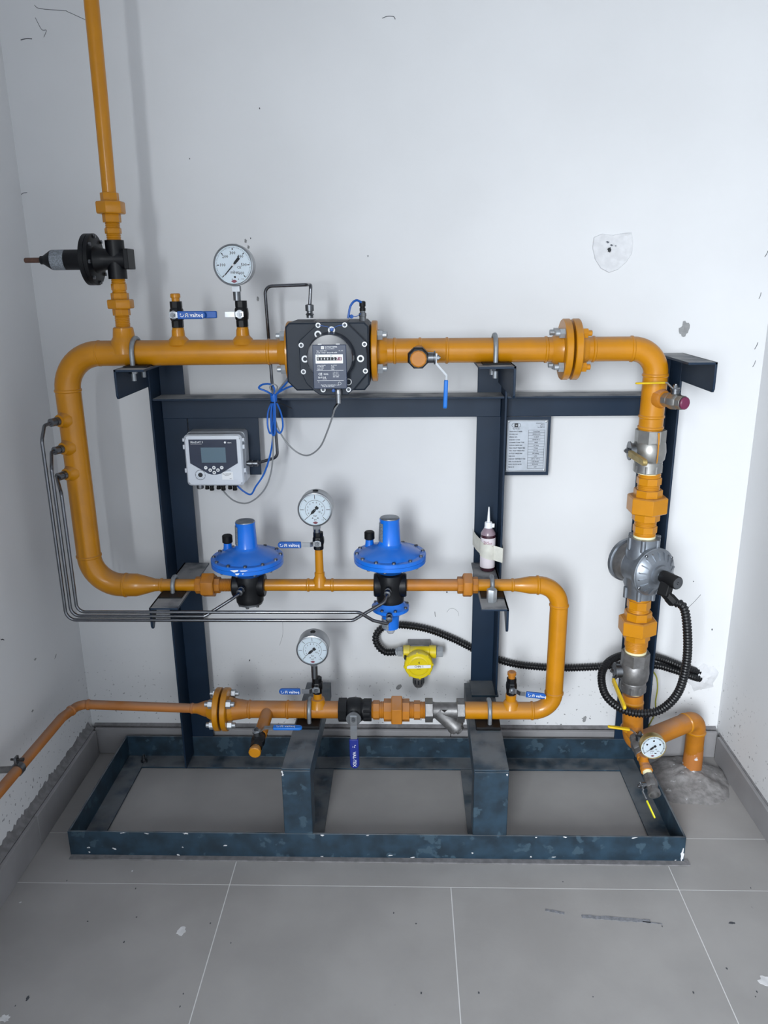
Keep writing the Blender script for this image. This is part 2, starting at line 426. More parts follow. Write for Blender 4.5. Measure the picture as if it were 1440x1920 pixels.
def scratch(pl, r_=.0007, m='mark', base=None):
    part('scratch', MB().tube(spline(pl, 4), r_, 5), m, base or wall_back)
scratch([(-0.9500, 2.2620, 2.1800), (-0.9370, 2.2620, 2.1720), (-0.8730, 2.2620, 2.1660), (-0.8670, 2.2620, 2.1640), (-0.8230, 2.2620, 2.1450)])
scratch([(-0.9520, 2.2620, 2.1520), (-0.9390, 2.2620, 2.1250), (-0.9270, 2.2620, 2.1230), (-0.9360, 2.2620, 2.1070)])
scratch([(-0.9970, 2.2620, 2.1020), (-0.9810, 2.2620, 2.1050), (-0.9670, 2.2620, 2.1040)], .0012)
scratch([(-1.0570, 2.2620, 1.7230), (-1.0460, 2.2620, 1.7330), (-1.0330, 2.2620, 1.7350)], .0009)
scratch([(-0.0600, 2.2620, 2.1340), (-0.0470, 2.2620, 2.1380), (-0.0310, 2.2620, 2.1370), (-0.0270, 2.2620, 2.1310)], .0009)
scratch([(0.8700, 2.2620, 0.5100), (0.8890, 2.2620, 0.5330), (0.9050, 2.2620, 0.5550)], .0006)
scratch([(-0.3950, 2.2620, 0.4630), (-0.3970, 2.2620, 0.4170), (-0.4090, 2.2620, 0.3790)], .0005, 'chip')
scratch([(0.0860, 2.2620, 0.4970), (0.0880, 2.2620, 0.4820), (0.0890, 2.2620, 0.4800)], .0009)
scratch([(0.1240, 2.2620, 0.4950), (0.1320, 2.2620, 0.5060), (0.1440, 2.2620, 0.5080), (0.1580, 2.2620, 0.4970), (0.1610, 2.2620, 0.4820)], .0005, 'chip')
for a, b in (((0.9720, 2.2620, 1.4350), (0.9760, 2.2620, 1.4520)), ((0.9770, 2.2620, 1.2980), (0.9840, 2.2620, 1.3170)), ((0.9780, 2.2620, 1.2490), (0.9840, 2.2620, 1.2670)), ((0.9740, 2.2620, 1.5450), (0.9810, 2.2620, 1.5610))):
    scratch([a, V(a)*.5+V(b)*.5+V((.001, 0, 0)), b], .0009)
scratch([(0.9920, 2.2620, -0.0120), (1.0070, 2.2620, 0.0080), (1.0260, 2.2620, 0.0260)], .001)
# rough white plaster round the conduit entry, low right corner
mb = MB(); rr = random.Random(9); pc = V((0.9380, 2.2620, 0.2710)); rs = []
for f, d in ((1, .0002), (.75, -.004), (.5, -.008), (.28, -.012)):
    rs.append([pc+V((math.cos(2*math.pi*k/16)*.05*f*rr.uniform(.75, 1.2), d+rr.uniform(-.002, .001)*(f < 1), math.sin(2*math.pi*k/16)*.05*f*rr.uniform(.7, 1.15))) for k in range(16)])
rs.append([pc+V((0, -.011, 0))])
part('plaster_patch', mb.rings(rs, capa=False), 'plaster', wall_back, ang=30)
# cement heap round the pipe where it enters the floor
HX, HY = .882, 2.126
mb = MB(); rs = []; rr = random.Random(4); NS = 44
for f, h in ((1, 0), (.92, .007), (.82, .013), (.7, .021), (.58, .027), (.46, .034), (.36, .040), (.27, .047), (.18, .05)):
    row = []
    for k in range(NS):
        q = 2*math.pi*k/NS; nz = NZ.noise(V((math.cos(q)*1.6, math.sin(q)*1.6, f*2.5)))
        x = HX-.010+math.cos(q)*.125*f*(1+.30*nz); y = HY-.012+math.sin(q)*.112*f*(1+.28*nz)
        row.append(V((min(.987, x), min(2.227, y), 0 if f == 1 else max(.001, .8*h*(1+.35*NZ.noise(V((x*26, y*26, 3))))))))
    rs.append(row)
rs.append([V((HX, HY, .05))])
for i in range(16):
    rr = random.Random(300+i); side = i % 4 != 0
    part('dirt_spot', blob((WL if side else WR, rr.uniform(1.55, 2.2), rr.uniform(.13, 1.3)), (1 if side else -1, 0, 0), rr.uniform(.0015, .005), rr.uniform(.004, .012), i, n=9, jag=.5, rot=rr.uniform(-.6, .6), th=.0008), 'chip' if i % 3 else 'mark', wall_left if side else wall_right)
part('cement_mound', mb.rings(rs), 'cement', floor, ang=60)

# ------------------------------------------------------------------ steel frame (welded: one thing)
FX0, FX1, FY0, FY1, RH = -.920, .735, 1.750, 2.214, .078
fr = thing('steel_skid_frame', (-.09, 2.0, 0), 'dark navy welded steel skid frame on the floor carrying all the pipework', 'frame')
def angle(name, p, along, leg1, leg2, t=.006, m='navy', bev=.0012):
    """L section: corner line p -> p+along, legs leg1, leg2 (vectors)"""
    p, l1, l2 = V(p), V(leg1), V(leg2); u1, u2 = l1.normalized()*t, l2.normalized()*t
    return part(name, MB().prism([p, p+l1, p+l1+u2, p+u1+u2, p+l2+u1, p+l2], along), m, fr, bev=bev)
Lx = FX1-FX0
angle('base_rail', (FX0, FY0, 0), (Lx, 0, 0), (0, 0, RH), (0, .03, 0), m='navy_worn')
angle('base_rail', (FX0, FY1, 0), (Lx, 0, 0), (0, 0, RH), (0, -.066, 0), m='navy_worn')
angle('base_rail', (FX0, FY0+.007, .0008), (0, FY1-FY0-.014, 0), (0, 0, RH), (.066, 0, 0), m='navy_worn')
angle('base_rail', (FX1, FY0+.007, .0008), (0, FY1-FY0-.014, 0), (0, 0, RH), (-.066, 0, 0), m='navy_worn')
for x in (-.322, .168):
    part('cross_rail', MB().box(x, x+.086, FY0+.01, FY1-.07, .0005, .0065).box(x, x+.006, FY0+.01, FY1-.07, .0065, .07) if x < 0 else
         MB().box(x, x+.086, FY0+.01, FY1-.07, .0005, .0065).box(x+.08, x+.086, FY0+.01, FY1-.07, .0065, .07), 'navy_worn', fr)
part('floor_strip', MB().box(FX0+.002, FX1+.012, FY0-.016, FY0+.004, .0003, .004), 'mortar', fr)
rr = random.Random(21)
for k in range(22):                                     # white paint chips along the scuffed front rail
    x = rr.uniform(FX0+.03, FX1-.01); zz = rr.choice((RH-.0025, RH-.0025, RH-.004, .006, .012)) if k < 17 else rr.uniform(.01, .06)
    part('paint_chip', blob((x, FY0, zz), (0, -1, 0), rr.uniform(.001, .0025), rr.uniform(.002, .007), k, n=9, jag=.5, rot=rr.uniform(-.3, .3), th=.0005), 'white_splash', fr)
part('paint_chip', blob((FX1-.006, FY0, .022), (0, -1, 0), .018, .004, 77, n=14, jag=.4, th=.0005), 'white_splash', fr)
for x, y, zz in ((-.327, FY0-.001, .269), (-.326, FY0-.001, .262), (.257, FY0-.001, .267)):
    part('paint_chip', blob((x, y, zz), (0, -1, 0), .004, .0025, int(x*1000) % 50, n=9, jag=.5, th=.0005), 'white_splash', fr)
part('anchor_bolt', MB().lathe((-.855, 2.175, .004), Z, [(0, .012), (.003, .012), (.003, .0095), (.011, .0095)], 6).cyl((-.855, 2.175, .01), (-.855, 2.175, .03), .0048), 'zinc', fr)
# supports: post at the front rail, arm back to the column row
for x0, x1, dx in ((-.330, -.254, .012), (.172, .262, .006)):
    part('support_post', MB().box(x0, x1, FY0-.001, FY0+.058, .0785, .2735), 'navy_worn', fr, bev=.002)
    # arm: channel, top plate with two side flanges
    y0, y1 = FY0+.003, 2.208
    poly = [(x0, .278), (x1, .278), (x1, .226), (x1-.006, .226), (x1-.006, .272), (x0+.006, .272), (x0+.006, .226), (x0, .226)]
    part('support_arm', MB().prism([(a, y0, b) for a, b in poly], (dx, y1-y0, 0)), 'navy_worn', fr, bev=.0015)
for x0, x1 in ((-.318, -.25), (.193, .262)):
    part('rubber_pad', MB().box(x0, x1, 1.935, 2.03, .2785, .2885), 'rubber', fr, bev=.002)
# columns, angle sections: web on the wall side, flange to the front
CW = 2.216
def column(x_web0, x_web1, xf, z0, z1):
    s = 1 if x_web0 < xf-.03 else -1
    xo = x_web0 if s < 0 else x_web1
    poly = [(xo, CW), (x_web1 if s < 0 else x_web0, CW), (x_web1 if s < 0 else x_web0, CW-.006), (xo-s*.006, CW-.006), (xo-s*.006, 2.122), (xo, 2.122)]
    part('column', MB().prism([(a, b, z0) for a, b in poly], (0, 0, z1-z0)), 'navy', fr, bev=.0012)
column(-.706, -.632, -.706, .018, 1.288)
column(.199, .272, .272, .28, 1.288)
column(.662, .736, .736, .018, 1.29)
part('base_plate', MB().box(.195, .276, 2.12, 2.216, .2785, .2845), 'navy_worn', fr)
# beam between the columns: flat flange on top, web behind
def beam(x0, x1):
    angle('beam', (x0, CW-.0065, 1.190), (x1-x0, 0, 0), (0, 0, -.068), (0, -.084, 0), m='navy')
beam(-.699, .265); beam(.273, .729)
# pipe brackets: angle cut-offs cantilevered to the front
def bracket(x0, x1, xf, z, y0, y1, h, taper=0):
    s = 1 if xf > (x0+x1)/2 else -1
    part('bracket', MB().box(x0, x1, y0, y1, z-.006, z).prism(
        [(xf, y0, z), (xf, y0, z-h+.008), (xf, y0+.006, z-h), (xf, y0+.014, z-h)] + ([(xf, y1, z-h)] if not taper else [(xf, y0+taper, z-.012)]) + [(xf, y1, z)], (-s*.006, 0, 0)), 'navy', fr, bev=.001)
bracket(-.710, -.636, -.710, 1.2955, 1.89, 2.209, .072)
bracket(.172, .262, .262, 1.2955, 1.895, 2.209, .078)
bracket(.668, .737, .737, 1.3015, 1.895, 2.14, .072)
bracket(-.676, -.600, -.676, .681, 1.868, 2.209, .062, .05)
bracket(.192, .262, .262, .681, 1.862, 2.209, .066, .07)
for x0, x1, z, yy in ((-.700, -.640, 1.296, 1.985), (.185, .255, 1.296, 1.985), (-.67, -.606, .6815, 1.985), (.196, .258, .6815, 1.985)):
    part('rubber_pad', MB().box(x0, x1, yy-.055, yy+.035, z, z+.0035), 'rubber', fr, bev=.001)
part('mounting_plate', MB().box(-.628, -.425, 2.206, 2.2115, .955, 1.123), 'navy', fr, bev=.001, label='navy backing plate behind the controller')
part('mounting_plate', MB().box(.2735, .4065, 2.1985, 2.2045, .952, 1.123), 'navy', fr, bev=.001, label='navy backing plate behind the data plate')

# ------------------------------------------------------------------ pipework
YP = 1.985
ZU, ZM, ZL = 1.3265, .6985, .3135                      # the three horizontal rows
XL, XR, XV = -.868, .4145, .628                        # left loop, right loop, right drop
def weld(ws, c, ax, r, seg=24): ws.append((c, ax, r))
def weld_one(mb, c, ax, r, seg=24): return mb.lathe(V(c)-V(ax).normalized()*.005, ax, [(0, r*.98), (.003, r+.0022), (.007, r+.0022), (.010, r*.98)], seg)
def boss(mb, c, ax, r, h, flare=.012):
    mb.lathe(c, ax, [(-.01, r+flare), (h*.25, r+flare*.6), (h*.5, r+.001), (h*.95, r), (h, r-.002)], 20)
HEX = MB().lathe((0, 0, 0), Z, [(0, .0125), (.0125, .0125)], 6).lathe((0, 0, 0), Z, [(0, .0072), (.022, .0072), (.023, .006)], 12).mesh('bolt', M['bright'])
HEXO = HEX.copy(); HEXO.materials.clear(); HEXO.materials.append(M['orange'])
HEXD = HEX.copy(); HEXD.materials.clear(); HEXD.materials.append(M['dark_steel'])
def flange(root, c, ax, R_, t, r, bolts, rb, me, side, ph=.4, n=None, label=None):
    a, x, y = basis(ax); mb = MB()
    mb.lathe(c, ax, [(0, R_-.002), (.002, R_), (t-.002, R_), (t, R_-.002)], 40)
    h = t if side > 0 else 0
    mb.lathe(V(c)+a*h, a*side, [(0, r+.012), (.008, r+.010), (.024, r+.001)], 24)
    f = part('flange', mb, 'orange', root)
    for k in range(bolts):
        q = ph+2*math.pi*k/bolts
        b = place('bolt', me, f, V(c)+a*(h+side*.0006)+(x*math.cos(q)+y*math.sin(q))*rb, a*side)
    return f
# left loop: from the meter's left flange, round by the left wall, down and back to the lower union
UX0, UX1 = -.2935, -.075                                # meter flange planes (outer faces)
lp = thing('gas_pipe', (XL, YP, .66), 'orange gas pipe looping down beside the left wall, upper row to middle row', 'pipe')
mb = MB()
path = fillet([(UX0, YP, ZU), (XL, YP, ZU), (XL, YP, ZM), (-.76, YP, ZM)], [.092, .085], 12)
rr_ = [.0305 if p.x > -.75 and p.z > 1 else .0318 for p in path]
mb.tube(path, rr_, 28)
part('pipe_run', mb, 'orange', lp)
part('reducer', MB().lathe((-.764, YP, ZM), X, [(0, .0318), (.02, .0316), (.045, .025), (.07, .0178), (.085, .0168)], 28), 'orange', lp)
part('pipe_stub', MB().cyl((-.682, YP, ZM), (-.577, YP, ZM), .0168, 24), 'orange', lp)
mb = []
for c, ax, r in (((-.776, YP, ZU), X, .0305), ((XL, YP, 1.234), Z, .0318), ((XL, YP, .785), Z, .0318), ((-.775, YP, ZM), X, .0318), ((-.676, YP, ZM), X, .0168), ((-.345, YP, ZU), X, .0305)): weld(mb, c, ax, r)
[part('weld_bead', weld_one(MB(), *q_), 'orange', lp) for q_ in mb]
mb = MB(); mb.lathe((-.709, YP, ZU), Z, [(0, .036), (.03, .033), (.04, .027), (.062, .0245), (.064, .022)], 24)
part('branch_outlet', mb, 'orange', lp)
for px in (-.571, -.409):
    mb = MB(); mb.lathe((px, YP, ZU), Z, [(.02, .030), (.033, .024), (.041, .0165), (.056, .0155), (.057, .0125)], 20)
    part('branch_outlet', mb, 'orange', lp)
bossd = V((-.36, -.93, .0)).normalized()
TB = [(-0.8730, 1.9500, 1.1620), (-0.8740, 1.9500, 1.0900), (-0.8730, 1.9500, 1.0220)]
for p in TB:
    c = V((XL, YP, p[2]))
    part('branch_outlet', MB().lathe(c, bossd, [(.022, .0245), (.030, .0215), (.036, .0165), (.044, .0155), (.045, .012)], 20), 'orange', lp)
flange(lp, (UX0-.003, YP, ZU), X, .0745, .0145, .0305, 4, .057, HEX, -1, .75)
# upper row, meter to the flange pair
ur = thing('gas_pipe', (.15, YP, ZU), 'straight orange gas pipe along the upper row between the meter and the flanged joint', 'pipe')
part('pipe_run', MB().cyl((UX1, YP, ZU), (.385, YP, ZU), .0305, 28), 'orange', ur)
mb = []
for x in (-.03, .033, .1, .345): weld(mb, (x, YP, ZU), X, .0305)
[part('weld_bead', weld_one(MB(), *q_), 'orange', ur) for q_ in mb]
part('branch_outlet', MB().cyl((0.0310, 1.9850, 1.3260), (0.0270, 1.8450, 1.3210), .0175, 20), 'orange', ur)
flange(ur, (UX1-.0115, YP, ZU), X, .0745, .0145, .0305, 4, .057, HEX, 1, .75)
flange(ur, (.3835, YP, ZU), X, .0745, .0175, .0305, 4, .057, HEX, -1, .75)
# right end: flange, elbow, drop to the steel ball valve
re_ = thing('gas_pipe', (.62, YP, 1.12), 'orange elbowed gas pipe turning down from the upper row at the right end', 'pipe')
part('pipe_run', MB().tube(fillet([(.412, YP, ZU), (.621, YP, ZU), (.620, YP, 1.124)], .062, 12), .0302, 28), 'orange', re_)
mb = []
for c, ax in (((.462, YP, ZU), X), ((.556, YP, ZU), X), ((.6205, YP, 1.262), Z), ((.62, YP, 1.158), Z), ((.62, YP, 1.13), Z)): weld(mb, c, ax, .0302)
[part('weld_bead', weld_one(MB(), *q_), 'orange', re_) for q_ in mb]
SV = V((.45, -.89, -.02)).normalized()
part('branch_outlet', MB().lathe((.62, YP, 1.207), SV, [(.02, .026), (.032, .024), (.038, .020), (.04, .014)], 20), 'orange_cut', re_)
flange(re_, (.4070, YP, ZU), X, .0745, .0175, .0302, 4, .057, HEXO, 1, .75)
part('gasket', MB().cyl((.4012, YP, ZU), (.4068, YP, ZU), .046, 28), 'ink', re_)
# riser on the left
RX = -.7085
rs_ = thing('gas_pipe', (RX, YP, 1.71), 'vertical orange riser pipe running up to the ceiling in the left corner', 'pipe')
part('pipe_run', MB().tube([(RX, YP, 1.695), (RX+.003, YP, 1.9), (RX+.012, YP, CE+.02)], [.0162, .0166, .0175], 24), 'orange', rs_)
# middle row straight piece between the two blue regulators
mr = thing('gas_pipe', (-.2, YP, ZM), 'thin orange gas pipe of the middle row between the two blue regulators', 'pipe')
part('pipe_run', MB().cyl((-.392, YP, ZM), (-.088, YP, ZM), .0166, 24), 'orange', mr)
TX = -.2385
mb = []
for x in (TX-.032, TX+.034): weld(mb, (x, YP, ZM), X, .0166)
[part('weld_bead', weld_one(MB(), *q_), 'orange', mr) for q_ in mb]
part('branch_outlet', MB().lathe((TX, YP, ZM), Z, [(0, .022), (.017, .018), (.026, .0135), (.034, .014), (.037, .0135), (.038, .0115), (.105, .0108)], 20), 'orange', mr)
m2 = thing('gas_pipe', (-.0, YP, ZM), 'short dusty orange gas pipe right of the second blue regulator', 'pipe')
part('pipe_run', MB().cyl((-.008, YP, ZM), (.136, YP, ZM), .0166, 24), 'orange_cut', m2)
# right loop
rl = thing('gas_pipe', (XR, YP, .3), 'orange gas pipe looping down right of the middle column into the bottom row', 'pipe')
part('pipe_run', MB().tube(fillet([(.352, YP, ZM), (XR, YP, ZM), (XR, YP, ZL), (.158, YP, ZL)], [.06, .058], 12), .0246, 26), 'orange', rl)
part('reducer', MB().lathe((.352, YP, ZM), -X, [(-.004, .0246), (.02, .0242), (.045, .0195), (.062, .017), (.066, .0166)], 26).cyl((.288, YP, ZM), (.19, YP, ZM), .0166, 24), 'orange', rl)
mb = []
for c, ax, r in (((.354, YP, ZM), X, .0246), ((XR, YP, .64), Z, .0246), ((XR, YP, .372), Z, .0246), ((.355, YP, ZL), X, .0246), ((.286, YP, ZM), X, .0166)): weld(mb, c, ax, r)
[part('weld_bead', weld_one(MB(), *q_), 'orange', rl) for q_ in mb]
DX = .2935
part('branch_outlet', MB().lathe((DX, YP, ZL), Z, [(.012, .026), (.028, .020), (.034, .0145), (.052, .0155), (.054, .012)], 20), 'orange', rl)
# bottom row
b1 = thing('gas_pipe', (-.4, YP, ZL), 'dusty orange gas pipe of the bottom row between flange and black ball valve', 'pipe')
part('pipe_run', MB().cyl((-.50, YP, ZL), (-.197, YP, ZL), .0248, 26), 'orange_cut', b1)
part('reducer', MB().lathe((-.514, YP, ZL), X, [(0, .034), (.012, .032), (.055, .0248)], 26), 'orange_cut', b1)
mb = []
for x in (-.455, -.345, -.29): weld(mb, (x, YP, ZL), X, .0248)
[part('weld_bead', weld_one(MB(), *q_), 'orange_cut', b1) for q_ in mb]
part('branch_outlet', MB().cyl((-.402, YP, ZL), (-.404, 1.868, ZL-.010), .0178, 20), 'orange_cut', b1)
GX = -.257
part('branch_outlet', MB().lathe((GX, YP, ZL), Z, [(.012, .027), (.028, .020), (.036, .019), (.038, .0125), (.055, .0118)], 20), 'orange', b1)
flange(b1, (-.5305, YP, ZL), X, .062, .016, .0248, 4, .046, HEX, 1, .75)
b0 = thing('gas_pipe', (-.95, 1.98, .32), 'thin orange supply pipe coming in along the left wall to the bottom row flange', 'pipe')
path = fillet([(-.615, YP, .3155), (-.950, YP, .327), (-.968, 1.905, .331), (-.972, 1.25, .353)], .03, 8)
part('pipe_run', MB().tube(path, .0134, 20), 'tan', b0)
mb = []
for c, ax in (((-.925, YP, .326), X), ((-.958, 1.945, .330), (.2, 1, 0)), ((-.622, YP, .3155), X)): weld(mb, c, ax, .0134)
[part('weld_bead', weld_one(MB(), *q_), 'tan', b0) for q_ in mb]
part('reducer', MB().lathe((-.62, YP, .315), X, [(0, .0140), (.012, .0145), (.034, .0225), (.055, .0255), (.0565, .026)], 24), 'orange_cut', b0)
flange(b0, (-.5525, YP, ZL), X, .062, .016, .0246, 4, .046, HEX, -1, .75)
part('gasket', MB().cyl((-.536, YP, ZL), (-.531, YP, ZL), .042, 28), 'ink', b0)
# right drop: short pieces around the valves, then the run to the floor
dp = thing('gas_pipe', (.88, 2.12, .02), 'dusty orange gas pipe rising from the cement heap and joining the right drop', 'pipe')
path = fillet([(.884, 2.128, .015), (.882, 2.127, .205), (.650, 1.990, .200), (.636, YP, .372)], [.038, .05], 10)
part('pipe_run', MB().tube(path, [.0275]*2+[.0285]*(len(path)-2), 26), 'orange_cut', dp)
mb = []; weld(mb, (.8835, 2.128, .160), Z, .028); weld(mb, (.642, 1.987, .258), Z, .0288); weld(mb, (.637, YP, .345), Z, .0288)
weld(mb, (.84, 2.102, .204), (.84, .5, 0), .0285)
[part('weld_bead', weld_one(MB(), *q_), 'orange', dp) for q_ in mb]
part('paint_splash', MB().lathe((.884, 2.128, .03), Z, [(0, .0292), (.03, .0290), (.055, .0284), (.072, .0279)], 24), 'splashed', dp, label='white cement splash on the pipe foot')
part('branch_outlet', MB().lathe((.644, 1.99, .262), (.03, -.92, -.3), [(.01, .026), (.03, .022), (.036, .018)], 20), 'orange_cut', dp)

# ------------------------------------------------------------------ unions
def union(label, p0, p1, entries, m='orange', ph=0):
    """entries: (kind, f0, f1, radius) along p0 -> p1"""
    p0, p1 = V(p0), V(p1); d = p1-p0; Ln = d.length; a = d/Ln
    t = thing('pipe_union', p0 if p0.z < p1.z else p1, label, 'fitting')
    for kind, f0, f1, r in entries:
        s, e = f0*Ln, f1*Ln
        if kind == 'nut': part('hex_nut', MB().lathe(p0, a, [(s, r*.93), (s+.003, r), (e-.003, r), (e, r*.93)], 6, ph), m, t, bev=.0008)
        elif kind == 'collar': part('collar', MB().lathe(p0, a, [(s, r*.97), (s+.001, r), (e-.001, r), (e, r*.97)], 8, ph+.39), m, t, bev=.0006)
        elif kind == 'tape': part('sealing_tape', MB().lathe(p0, a, [(s, r*.9), (s, r), (e, r*.98), (e, r*.9)], 20), 'ptfe', t)
        else:
            pr = [(s, r)]; n = max(2, int((e-s)/.004))
            for k in range(n): pr += [(s+(e-s)*(k+.35)/n, r+.0010), (s+(e-s)*(k+.8)/n, r-.0004)]
            pr += [(e, r)]
            part('threaded_nipple', MB().lathe(p0, a, pr, 20), m, t)
    return t
def fz(y0, y1): return lambda *a: [(k, (p-y0)/(y1-y0), (q-y0)/(y1-y0), r) for k, p, q, r in a]
union('orange hexagon pipe union above the black riser regulator', (RX, YP, 1.703), (RX, YP, 1.594), fz(362, 447)(
    ('collar', 362, 379, .0215), ('nut', 377, 399, .0345), ('collar', 398, 414, .0215), ('nipple', 412, 425, .0165), ('collar', 424, 434, .0195), ('nipple', 432, 447, .0162)))
union('orange hexagon pipe union below the black riser regulator', (RX, YP, 1.508), (RX, YP, 1.3895), fz(516, 617)(
    ('nipple', 515, 528, .0162), ('collar', 527, 540, .0185), ('nipple', 538, 548, .0165), ('collar', 546, 561, .0215), ('nut', 559, 578, .0325), ('collar', 577, 592, .0212), ('nipple', 590, 618, .0172)))
mid = fz(367, 434)(('collar', 367, 380, .0235), ('nut', 378.5, 402, .0345), ('collar', 401, 412, .0225), ('nipple', 411, 434, .0172))
union('dusty orange pipe union left of the left blue regulator', (-.5800, YP, ZM), (-.4790, YP, ZM), mid, 'orange_cut')
union('dusty orange pipe union right of the right blue regulator', (.136, YP, ZM), (.192, YP, ZM), fz(850, 891)(
    ('collar', 850, 862, .0235), ('nut', 861, 879.5, .0345), ('collar', 879, 891, .0225)), 'orange_cut')
union('orange pipe union in the bottom row between black valve and strainer', (-.108, YP, ZL), (.0500, YP, ZL), fz(697, 800)(
    ('nipple', 696, 704, .0235), ('collar', 703, 715, .0275), ('nipple', 714, 724, .0235), ('collar', 723, 738, .0325), ('nut', 737, 757.5, .0455), ('collar', 757, 771, .0325), ('nipple', 770, 779, .0235), ('collar', 779, 791, .0275), ('nipple', 790, 801, .0235)), 'orange_cut')
union('large orange pipe union above the aluminium solenoid valve', (.628, YP, 1.0125), (.6285, YP, .836), fz(885, 1008)(
    ('nipple', 884, 895, .028), ('collar', 894, 907, .0315), ('nipple', 906, 918, .028), ('collar', 916, 940, .0365), ('nut', 929, 960, .0525), ('collar', 958, 975, .0355), ('nipple', 974, 986, .0275), ('collar', 985, 998, .031), ('nipple', 996, 1006, .028), ('tape', 1004, 1010, .029)))
union('large orange pipe union below the aluminium solenoid valve', (.6295, YP, .668), (.633, YP, .502), fz(1116, 1222)(
    ('nipple', 1114, 1124, .028), ('collar', 1123, 1138, .0315), ('nipple', 1136, 1146, .028), ('collar', 1144, 1164, .0365), ('nut', 1158, 1185, .0520), ('collar', 1184, 1198, .0355), ('nipple', 1196, 1212, .0305), ('nipple', 1210, 1222, .0285), ('tape', 1219, 1224, .0295)))

# ------------------------------------------------------------------ clamps
def ubolt(label, x, z, rp, zplate, rod=.006, y=YP):
    t = thing('u_bolt', (x, y, zplate), label, 'clamp', 'u-bolts holding the pipes')
    Rr = rp+rod+.0005
    pts = [V((x, y-Rr, zplate-.034)), V((x, y-Rr, z))]+[V((x, y-Rr*math.cos(math.pi*k/14), z+Rr*math.sin(math.pi*k/14))) for k in range(1, 14)]+[V((x, y+Rr, z)), V((x, y+Rr, zplate-.034))]
    part('rod', MB().tube(pts, rod, 12), 'galv', t)
    for s in (-1, 1):
        part('nut', MB().lathe((x, y+s*Rr, zplate-.007), -Z, [(0, .0105), (.009, .0105)], 6), 'zinc', t)
    return t
ubolt('grey u-bolt on the upper row beside the riser branch', -.681, ZU, .0305, 1.2955)
ubolt('grey u-bolt on the upper row over the middle column', .218, ZU, .0305, 1.2955)
ubolt('grey u-bolt on the middle row at the left column', -.639, ZM, .0168, .681)
t = ubolt('grey u-bolt with a long hexagon nut under the purple bottle', .229, ZM, .0168, .681)
part('long_nut', MB().lathe((.222, 1.911, .6815), Z, [(0, .0125), (.0015, .0135), (.034, .0135), (.0355, .0125)], 6, .2), 'bright', t)
ubolt('grey u-bolt on the bottom row below the gauge branch', -.280, ZL, .0248, .2885)
ubolt('grey u-bolt on the bottom row right of the strainer', .2325, ZL, .0246, .2885)
t = thing('pipe_clamp', (-1.03, 1.66, .3), 'grey pipe clamp fixing the thin supply pipe to the left wall', 'clamp')
pc_ = V((-.9705, 1.655, .3395)); pd = V((0, -1, .034)).normalized()
part('clamp_ring', MB().lathe(pc_-pd*.009, pd, [(0, .0136), (0, .0165), (.018, .0165), (.018, .0136)], 20), 'zinc', t)
part('clamp_ear', MB().box(-.974, -.968, 1.647, 1.664, .352, .374), 'zinc', t, bev=.001)
part('wall_stud', MB().cyl((-.986, 1.655, .338), (-1.05, 1.655, .334), .0085, 14).cyl((-1.043, 1.655, .334), (-1.05, 1.655, .334), .013, 14), 'cast', t)
part('screw', MB().cyl((-.985, 1.656, .366), (-.955, 1.656, .366), .003, 10).cyl((-.960, 1.656, .366), (-.953, 1.656, .366), .0055, 6), 'dark_steel', t)

